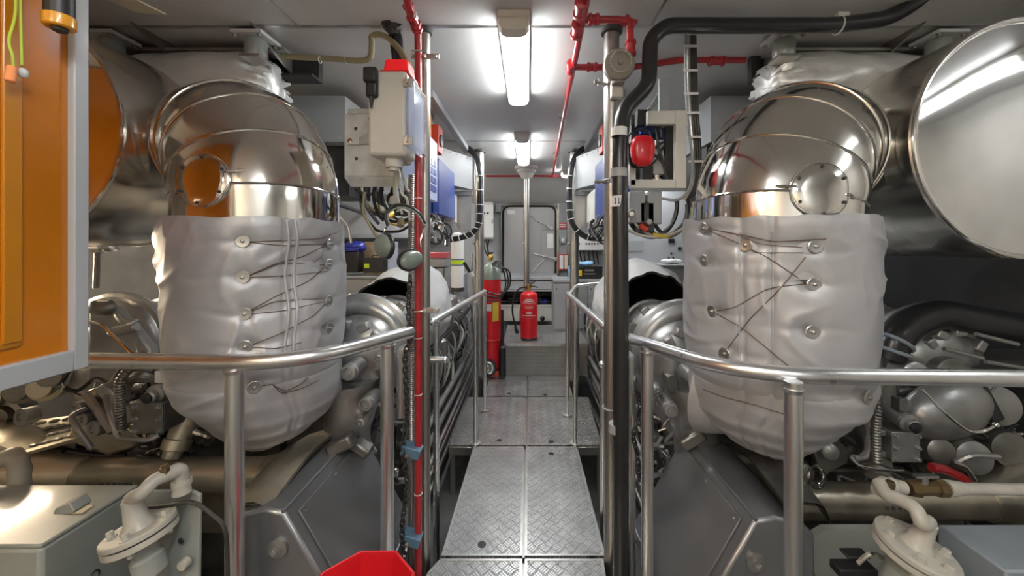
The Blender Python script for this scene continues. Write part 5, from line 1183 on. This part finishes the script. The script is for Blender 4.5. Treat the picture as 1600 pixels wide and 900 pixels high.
# white counters on the right
def counter(x0, x1, y0, y1, z0, z1, label, nd=2, mt='duct', skew=0):
    t = thing('counter_cabinet', label, 'cabinet', ((x0+x1)/2, (y0+y1)/2, z0), 'pale counters at the far end')
    M().box((x0, y0, z0), (x1, y1, z1-.03)).build('body', mt, t, bevel=.003)
    M().box((x0-.01, y0-.02, z1-.03), (x1+.01, y1, z1)).build('worktop', 'duct', t, bevel=.003)
    w_ = (x1-x0)/nd
    for k in range(nd):
        d = M().box((x0+k*w_+.01, y0-.012, z0+.03), (x0+(k+1)*w_-.01, y0-.001, z1-.06)).build('door', mt, t, bevel=.003)
        M().bolt((x0+k*w_+.03, y0-.012, z1-.12), (0, -1, 0), .008, .004).build('latch', 'dark', d)
    return t
counter(.345, 1.25, 5.08, 5.60, .381, 1.055, 'pale cabinet beside the far right pillar with a black crate on it', 2)
counter(1.27, 2.95, 5.15, 5.75, ZF, 1.25, 'pale counter with doors behind the right turbocharger cloth', 4)
simple('socket_panel', 'pale wall panel with sockets above the right counter', 'panel', [
  ('panel', M().box(V((P(975, 0, 5.70).x, 5.70, 1.251)), P(1100, 300, 5.745)), 'wall', .003), ('socket', M().box(P(1045, 380, 5.68), P(1053, 373, 5.70)), 'black', 0), ('socket', M().box(P(1060, 391, 5.68), P(1064, 386, 5.70)), 'black', 0),
  ('plug_hole', M().lathe(P(1045, 403, 5.70), (0, -1, 0), [(0, .015), (.005, .014)], 12), 'black', 0), ('plug_hole', M().lathe(P(1052, 403, 5.70), (0, -1, 0), [(0, .015), (.005, .014)], 12), 'black', 0), ('plug_hole', M().lathe(P(1049, 396, 5.70), (0, -1, 0), [(0, .018), (.01, .012)], 12), 'dark', 0),
  ('drawer_front', M().box(P(978, 392, 5.68), P(1004, 376, 5.70)), 'duct', .002)], P(1030, 407, 5.8))
tag(M().ball((2.02, 5.4, 1.285), .07, (2.2, 1, .5), 24, 10).jitter(.02, 18).build('paper_towel', 'white'), 'crumpled white paper on the right counter', 'paper')
t = simple('storage_crate', 'black plastic crate with yellow sticker on the pale cabinet', 'crate', [('body', M().box(P(903, 437, 5.2), P(936, 414, 5.45), None, 1.02), 'black', .008), ('sticker', M().box(P(904.5, 431, 5.19), P(909, 422, 5.2)), 'yellow', 0), ('text_bar', M().box(P(914, 424, 5.19), P(928, 421, 5.2)).box(P(912, 429, 5.19), P(930, 427, 5.2)), 'steel', 0)], P(920, 437, 5.3))
tag(M().ball(P(915, 412, 5.32), .11, (1, .8, .28), 24, 10).jitter(.02, 12).build('blue_cloth', 'skyblue'), 'light blue cloth heaped on the black crate', 'cloth')
tag(M().box(P(889, 434, 5.2), P(896, 415, 5.3)).jitter(.01, 20).build('blue_bag', 'skyblue', bevel=.01), 'light blue bag beside the black crate', 'bag')
t = simple('gland_box', 'white box with a row of black cable glands above the black crate', 'box', [('body', M().box(P(901, 391, 6.38), P(941, 371, 6.6)), 'white', .004)], P(920, 391, 5.6))
for px in (905, 916, 920.5, 925, 929, 934): M().lathe(P(px, 381, 6.38), (0, -1, 0), [(0, .016), (.006, .015)], 12).build('gland_hole', 'black', t)
for px in (906, 912, 919, 926, 932): M().tube(spl([P(px, 391, 6.45), P(px+1, 400, 6.45), P(px+3, 412, 6.5)], 5), .012, 8).build('cable', 'black', t)
# left benches
counter(-2.95, -.93, 5.22, 5.9, ZF, 1.09, 'pale bench behind the left engine with black boxes on it', 5)
simple('parts_cabinet', 'grey drawer cabinet with a pink-red lid beside the white cylinder', 'cabinet', [
  ('body', M().box(P(655, 450, 4.9), P(704, 417, 5.2)), 'duct', .004), ('top_box', M().box(P(655, 417, 4.88), P(704, 404, 5.2)), 'duct', .006), ('lid', M().box(P(657, 403.5, 4.9), P(704, 394, 5.18), None, .96), 'pink', .008),
  ('door_seam', M().box(P(680, 448, 4.89), P(681, 419, 4.9)).box(P(693, 448, 4.89), P(694, 419, 4.9)), 'dark', 0)], P(680, 450, 5))
t = simple('white_cylinder', 'tall white cylinder with a yellow-green band behind the far left pillar', 'cylinder', [
  ('body', M().lathe(P(715, 449, 4.75), (0, 0, 1), [(0, .078), (.60, .078), (.66, .06), (.68, .03)], 32), 'white', 0), ('base_ring', M().lathe(P(715, 455, 4.75), (0, 0, 1), [(0, .082), (.05, .082)], 32), 'dark', 0), ('band', M().lathe(P(715, 413, 4.75), (0, 0, 1), [(0, .0792), (.055, .0792)], 32, False), 'hivis', 0),
  ('dark_ring', M().lathe(P(715, 414.6, 4.75), (0, 0, 1), [(0, .0796), (.012, .0796)], 32, False).lathe(P(715, 406, 4.75), (0, 0, 1), [(0, .0796), (.012, .0796)], 32, False), 'blue', 0)], P(715, 455, 4.75))
simple('gas_hose', 'thin grey pipe with black hand grip beside the white cylinder', 'pipe', [('pipe', M().tube(spl([P(737, 395, 4.5), P(738, 425, 4.5), P(739, 460, 4.5), P(738, 520, 4.5)], 6), .012, 10), 'steel', 0), ('grip', M().cyl(P(725, 410, 4.45), P(734, 425, 4.48), .02, n=14), 'black', 0), ('nozzle', M().cyl(P(735, 426, 4.48), P(739, 432, 4.49), .03, .02, n=14), 'white', 0)], P(738, 520, 4.5))
simple('waste_bin', 'black bin with a blue plastic bag folded over its rim on the left bench', 'bin', [('body', M().box(P(537, 426, 5.3), P(569, 393, 5.5)), 'black', .01), ('bag', M().box(P(534, 394, 5.28), P(570, 388, 5.52)).jitter(.02, 9).ball(P(555, 386, 5.4), .14, (1.1, .7, .6), 24, 12).jitter(.015, 13), 'bluebag', .008)], P(553, 426, 5.4))
simple('carton', 'brown carton behind the black case on the left bench', 'carton', [('body', M().box(V((P(569, 0, 5.58).x, 5.58, 1.091)), P(602, 378, 5.7)), 'wood', .004), ('flap', M().box(P(569, 380, 5.57), P(590, 378, 5.58)), 'wood', 0)], P(585, 404, 5.6))
simple('tool_case', 'black case with green label on the left bench', 'case', [('body', M().box(P(567, 426, 5.3), P(606, 402, 5.5)), 'black', .008), ('label', M().box(P(569, 419, 5.29), P(577, 412, 5.3)), 'hivis', 0), ('handle', M().tube(fil([P(582, 404, 5.28), P(582, 399, 5.28), P(594, 399, 5.28), P(594, 404, 5.28)], .02), .008, 8), 'dark', 0)], P(586, 426, 5.4))
simple('notice_board', 'pale flat panel leaning on the left bench beside the black case', 'panel', [('sheet', M().box(P(607, 425, 5.35), P(622, 378, 5.38)), 'lblue', .002), ('edge', M().box(P(606, 426, 5.34), P(608, 377, 5.39)), 'white', 0)], P(614, 425, 5.36))
tag(M().tube([P(525, 318, 4.6), P(560, 330, 5.4), P(568, 333, 6.199)], .03, 12).build('black_pipe', 'black'), 'thick black pipe slanting across the wall left of the white panel', 'pipe')
tag(M().tube(fil([P(522, 290, 3.4), P(529, 300, 3.4), P(528, 335, 3.4), P(545, 352, 3.4), P(549, 380, 3.4)], .05), .010, 8).build('pale_cable', 'tie'), 'pale cable dropping beside the left polished elbow', 'cable')
simple('wall_unit', 'pale sloping wall unit behind the left bench', 'cabinet', [('body', M().prism([P(520, 374, 6.2), P(520, 300, 6.2), P(600, 296, 6.2), P(690, 296, 6.2), P(690, 374, 6.2)], (0, .3, 0)), 'wall', .004), ('ledge', M().box(P(520, 372, 6.1), P(690, 366, 6.2)), 'duct', .003)], P(600, 374, 6.3))
# ------------------------------------------------------------------ boxes on the sides of the walkway
for s in (-1, 1):
    sd = 'left' if s < 0 else 'right'; K = 1 if s < 0 else .83
    def sx(x): return s*x*(K if s > 0 else 1)
    def SB(x0, x1, y0, y1, z0, z1): a, b = sorted((sx(x0), sx(x1))); return M().box((a, y0, z0), (b, y1, z1))
    t = thing('trunk_casing', 'curved pale grey riveted casing high on the %s side by the far pillar' % sd, 'duct', (sx(.8), 3.9, 2.12))
    cur = spl([V((sx(1.15), 3.35, 2.12)), V((sx(.92), 3.5, 2.12)), V((sx(.80), 3.75, 2.12)), V((sx(.68), 3.98, 2.12)), V((sx(.60), 4.15, 2.12))], 8)
    M().prism(cur+[V((sx(.66), 4.2, 2.12)), V((sx(1.15), 3.9, 2.12))], (0, 0, .34)).build('shell', 'duct', t)
    for p in cur[6::3]:
        M().ball(p+V((-s*.004, -.004, .32)), .005, n=8, m=4).build('rivet', 'steel', t)
    t = thing('bracket_frame', 'grey steel bracket plate under the curved casing on the %s side' % sd, 'bracket', (sx(.66), 4.1, 1.65))
    M().box((min(sx(.78), sx(.62)), 4.18, 1.70), (max(sx(.78), sx(.62)), 4.19, 2.10)).build('plate', 'steel', t, bevel=.002)
    SB(.60, .82, 4.14, 4.18, 1.66, 1.70).build('lower_bar', 'duct', t, bevel=.002); SB(.60, .82, 4.14, 4.18, 2.06, 2.10).build('upper_bar', 'duct', t, bevel=.002)
    t = thing('switch_enclosure', 'blue metal enclosure on the %s side of the walkway' % sd, 'enclosure', (sx(.85), 3.5, 1.80))
    if s < 0: SB(.98, .80, 3.17, 3.93, 1.79, 2.115).build('body', 'blue', t, bevel=.008); SB(.796, .742, 3.19, 3.92, 1.78, 2.25).build('door', 'blue', t, bevel=.010)
    else: SB(.98, .80, 3.05, 3.55, 1.76, 2.115).build('body', 'blue', t, bevel=.008); SB(.796, .742, 3.07, 3.54, 1.75, 2.25).build('door', 'blue', t, bevel=.010)
    t = thing('switch_enclosure', 'pale grey enclosure beyond the blue one on the %s side' % sd, 'enclosure', (sx(.8), 4.1, 1.76))
    SB(.92, .80, 3.97 if s < 0 else 3.62, 4.13, 1.76, 2.05).build('body', 'duct', t, bevel=.006); SB(.798, .76, 3.98 if s < 0 else 3.63, 4.12, 1.755, 2.055).build('door', 'boxwhite', t, bevel=.006)
    t = thing('call_point', 'red fire alarm box under the ceiling on the %s side' % sd, 'alarm', (sx(.72), 3.0, 2.26))
    SB(.80, .70, 3.0, 3.16, 2.26, 2.47).build('body', 'redd', t, bevel=.004); SB(.79, .77, 3.03, 3.13, 2.47, ZC).build('hanger', 'steel', t)
    M().lathe((sx(.70), 3.08, 2.36), (-s, 0, 0), [(0, .05), (.012, .048), (.014, .03), (.02, .002)], 20).build('button', 'dark', t)
    # tied cable bundle with bend
    t = thing('cable_bundle', 'black cable bundle with white ties beside the far %s pillar' % sd, 'cables', (sx(.6), 4.15, 1.5))
    path = [(730, 230), (744, 246), (750, 275), (750, 320), (748, 348), (738, 364), (718, 372), (697, 375)] if s < 0 else [(914, 230), (898, 246), (891, 275), (890, 315), (892, 342), (902, 360), (918, 371), (938, 373)]
    for k in range(6):
        e = V((cos(k*1.05)*.017, 0, sin(k*1.05)*.017)); f_ = V((cos(k*1.05)*.017, sin(k*1.05)*.017, 0))
        M().tube(spl([P(x, y, 4.12)+(f_ if 1 < i < 5 else e) for i, (x, y) in enumerate(path)], 6), .0135, 8).build('cable', 'rubber', t)
    for i in (2, 3, 4, 5, 6):
        for u in (0, .5):
            j = min(i+1, len(path)-1); p = P(*path[i], 4.12).lerp(P(*path[j], 4.12), u); d = (P(*path[j], 4.12)-P(*path[i-1], 4.12))
            if s < 0 or u == 0 or i < 4: M().torus(p, d, .036, .0045, n=20, m=6).build('cable_tie', 'tie', t)
    # loose wiring below the enclosures
    t = thing('cable_cluster', 'loose dark wiring below the blue enclosure on the %s side' % sd, 'cables', (sx(.8), 3.5, 1.6))
    rnd = random.Random(11+s)
    for k in range(16):
        x = .76+rnd.uniform(0, .16); y = rnd.uniform(3.1, 3.9); q = [V((sx(x), y, 1.80))]
        for j in range(4): q.append(q[-1]+V((rnd.uniform(-.05, .05), rnd.uniform(-.1, .1), rnd.uniform(-.09, -.01))))
        M().tube(spl(q, 6), rnd.choice([.006, .010, .014]), 8).build('cable', rnd.choice(['black', 'dark', 'steel', 'duct']), t)
    for k in range(3): M().torus((sx(.80), 3.3+k*.2, 1.60+.03*k), (.3, 1, .2), .07, .008, n=28, m=6).build('cable_loop', 'black', t)
t = thing('instrument_panel', 'pale blue panel with a dark grid of boxes just behind the left pillar', 'panel', (-.75, 2.6, 1.85))
M().box((-.86, 2.50, 1.84), (-.665, 2.82, 2.27)).build('body', 'lblue', t, bevel=.004)
M().box((-.86, 2.81, 2.27), (-.84, 2.82, ZC)).build('hanger', 'steel', t)
for i in range(4):
    for j in range(3): M().box((-.664, 2.57+j*.075, 1.90+i*.06), (-.661, 2.63+j*.075, 1.945+i*.06)).build('grid_cell', 'blue', t)
simple('beacon_box', 'orange box under the ceiling in front of the red alarm box on the left', 'box', [('body', M().box((-.86, 2.62, 2.27+.01), (-.70, 2.78, 2.47)), 'amber', .005), ('base', M().box((-.86, 2.60, 2.272), (-.69, 2.80, 2.28)), 'redd', 0)], (-.77, 2.7, 2.27))
# ------------------------------------------------------------------ fire extinguishers
t = thing('fire_extinguisher', 'small red fire extinguisher standing on the step in the middle', 'fire extinguisher', (0, 4.66, .384))
ex, ey = P(826.5, 500, 4.66).x, 4.66
M().lathe((ex, ey, .395), (0, 0, 1), [(0, .095), (.012, .104), (.50, .104), (.53, .098), (.555, .07), (.565, .025), (.58, .022)], 40).build('body', 'redp', t)
M().lathe((ex, ey, .384), (0, 0, 1), [(0, .10), (.022, .106), (.028, .10)], 36).build('foot_ring', 'black', t)
M().lathe((ex, ey, .97), (0, 0, 1), [(0, .025), (.03, .025), (.035, .035), (.065, .035), (.07, .02)], 20).build('valve', 'brass', t)
M().tube([(ex, ey, 1.03), (ex+.04, ey-.01, 1.055), (ex+.085, ey-.02, 1.09)], .007, 8).tube([(ex, ey, 1.01), (ex+.06, ey-.01, 1.02), (ex+.11, ey-.02, 1.005)], .008, 8).build('levers', 'dark', t)
M().tube(spl([(ex-.02, ey, 1.0), (ex-.10, ey-.02, 1.0), (ex-.17, ey-.03, .92), (ex-.20, ey-.03, .75), (ex-.18, ey-.03, .60), (ex-.155, ey-.03, .52)], 8), .011, 10).cyl((ex-.165, ey-.03, .53), (ex-.14, ey-.03, .455), .016, .022).build('hose', 'black', t)
def curved_label(cx, cy, r, a0, a1, z0, z1, name, mt, par):
    pts = [[V((cx+r*cos(a0+(a1-a0)*i/12), cy+r*sin(a0+(a1-a0)*i/12), z)) for i in range(13)] for z in (z0, z1)]
    return M().loft(pts, False, False, closed=False).build(name, mt, par)
for (z, h_, w_) in ((.865, .010, .40), (.845, .012, .62), (.825, .006, .85), (.805, .004, .85), (.70, .022, .30), (.675, .008, .9), (.66, .004, .9), (.645, .004, .8), (.78, .005, .5), (.765, .005, .5)):
    curved_label(ex, ey, .1048, -pi/2-w_, -pi/2+w_, z, z+h_, 'text_bar', 'pink' if h_ < .005 else 'boxpl', t)
# wheeled gas extinguisher
gx, gy = P(767, 500, 4.52).x, 4.52
t = thing('wheeled_extinguisher', 'tall red wheeled gas extinguisher with grey shoulder beside the far left pillar', 'fire extinguisher', (gx, gy, .004))
M().lathe((gx, gy, .06), (0, 0, 1), [(0, .09), (.03, .118), (1.06, .118), (1.06, .1185)], 44).build('body', 'redp', t)
M().lathe((gx, gy, 1.12), (0, 0, 1), [(0, .118), (.07, .116), (.13, .098), (.17, .065), (.19, .03), (.21, .028)], 44).build('shoulder', 'greenc', t, ang=60)
M().lathe((gx, gy, 1.33), (0, 0, 1), [(0, .022), (.03, .03), (.06, .03), (.09, .014)], 16).build('valve', 'brass', t)
M().lathe((gx, gy, 1.42), (0, 0, 1), [(0, .035), (.015, .035)], 16).build('hand_wheel', 'black', t)
for k in (0, 1.6, 3.0):
    M().tube(spl([(gx+.02, gy-.05, 1.30), (gx+.10, gy-.12-.01*k, 1.33-.02*k), (gx+.16+.02*k, gy-.13, 1.22), (gx+.18+.015*k, gy-.13, 1.05), (gx+.12, gy-.15-.01*k, .90+.02*k), (gx-.02, gy-.16-.012*k, .90+.03*k), (gx-.12, gy-.13, .98)], 8), .0095, 10).build('hose', 'black', t)
curved_label(gx, gy, .1195, -pi/2+.25, -pi/2+.95, .64, .86, 'yellow_label', 'yellow' if False else 'cabley', t)
curved_label(gx, gy, .1195, -pi/2-.35, -pi/2+.15, .76, .84, 'white_label', 'boxpl', t)
M().torus((gx, gy, .42), (0, 0, 1), .121, .008, n=40, m=6).build('strap', 'redd', t)
M().box((gx-.10, gy-.12, .01), (gx+.11, gy-.0, .06)).build('carriage', 'redd', t, bevel=.004)
wh = M().lathe((gx-.02, gy-.135, .125), (0, -1, 0), [(0, .085), (.004, .10), (.03, .10), (.034, .085)], 36).build('wheel', 'black', t)
M().lathe((gx-.02, gy-.168, .125), (0, -1, 0), [(0, .075), (.004, .07), (.006, .045), (.002, .03), (.01, .02)], 30).build('hub_cap', 'edge', wh)
t = thing('discharge_horn', 'black discharge horn tube standing against the step beside the red gas extinguisher', 'horn', P(785, 588, 4.40))
M().lathe((P(785, 588, 4.40).x, 4.385, .03), (0, 0, 1), [(0, .04), (.32, .04), (.34, .02), (.42, .018), (.75, .016)], 24).build('tube', 'black', t)
M().box((P(785, 588, 4.4).x-.03, 4.36, 0.004), (P(785, 588, 4.4).x+.03, 4.41, .03)).build('foot', 'dark', t)
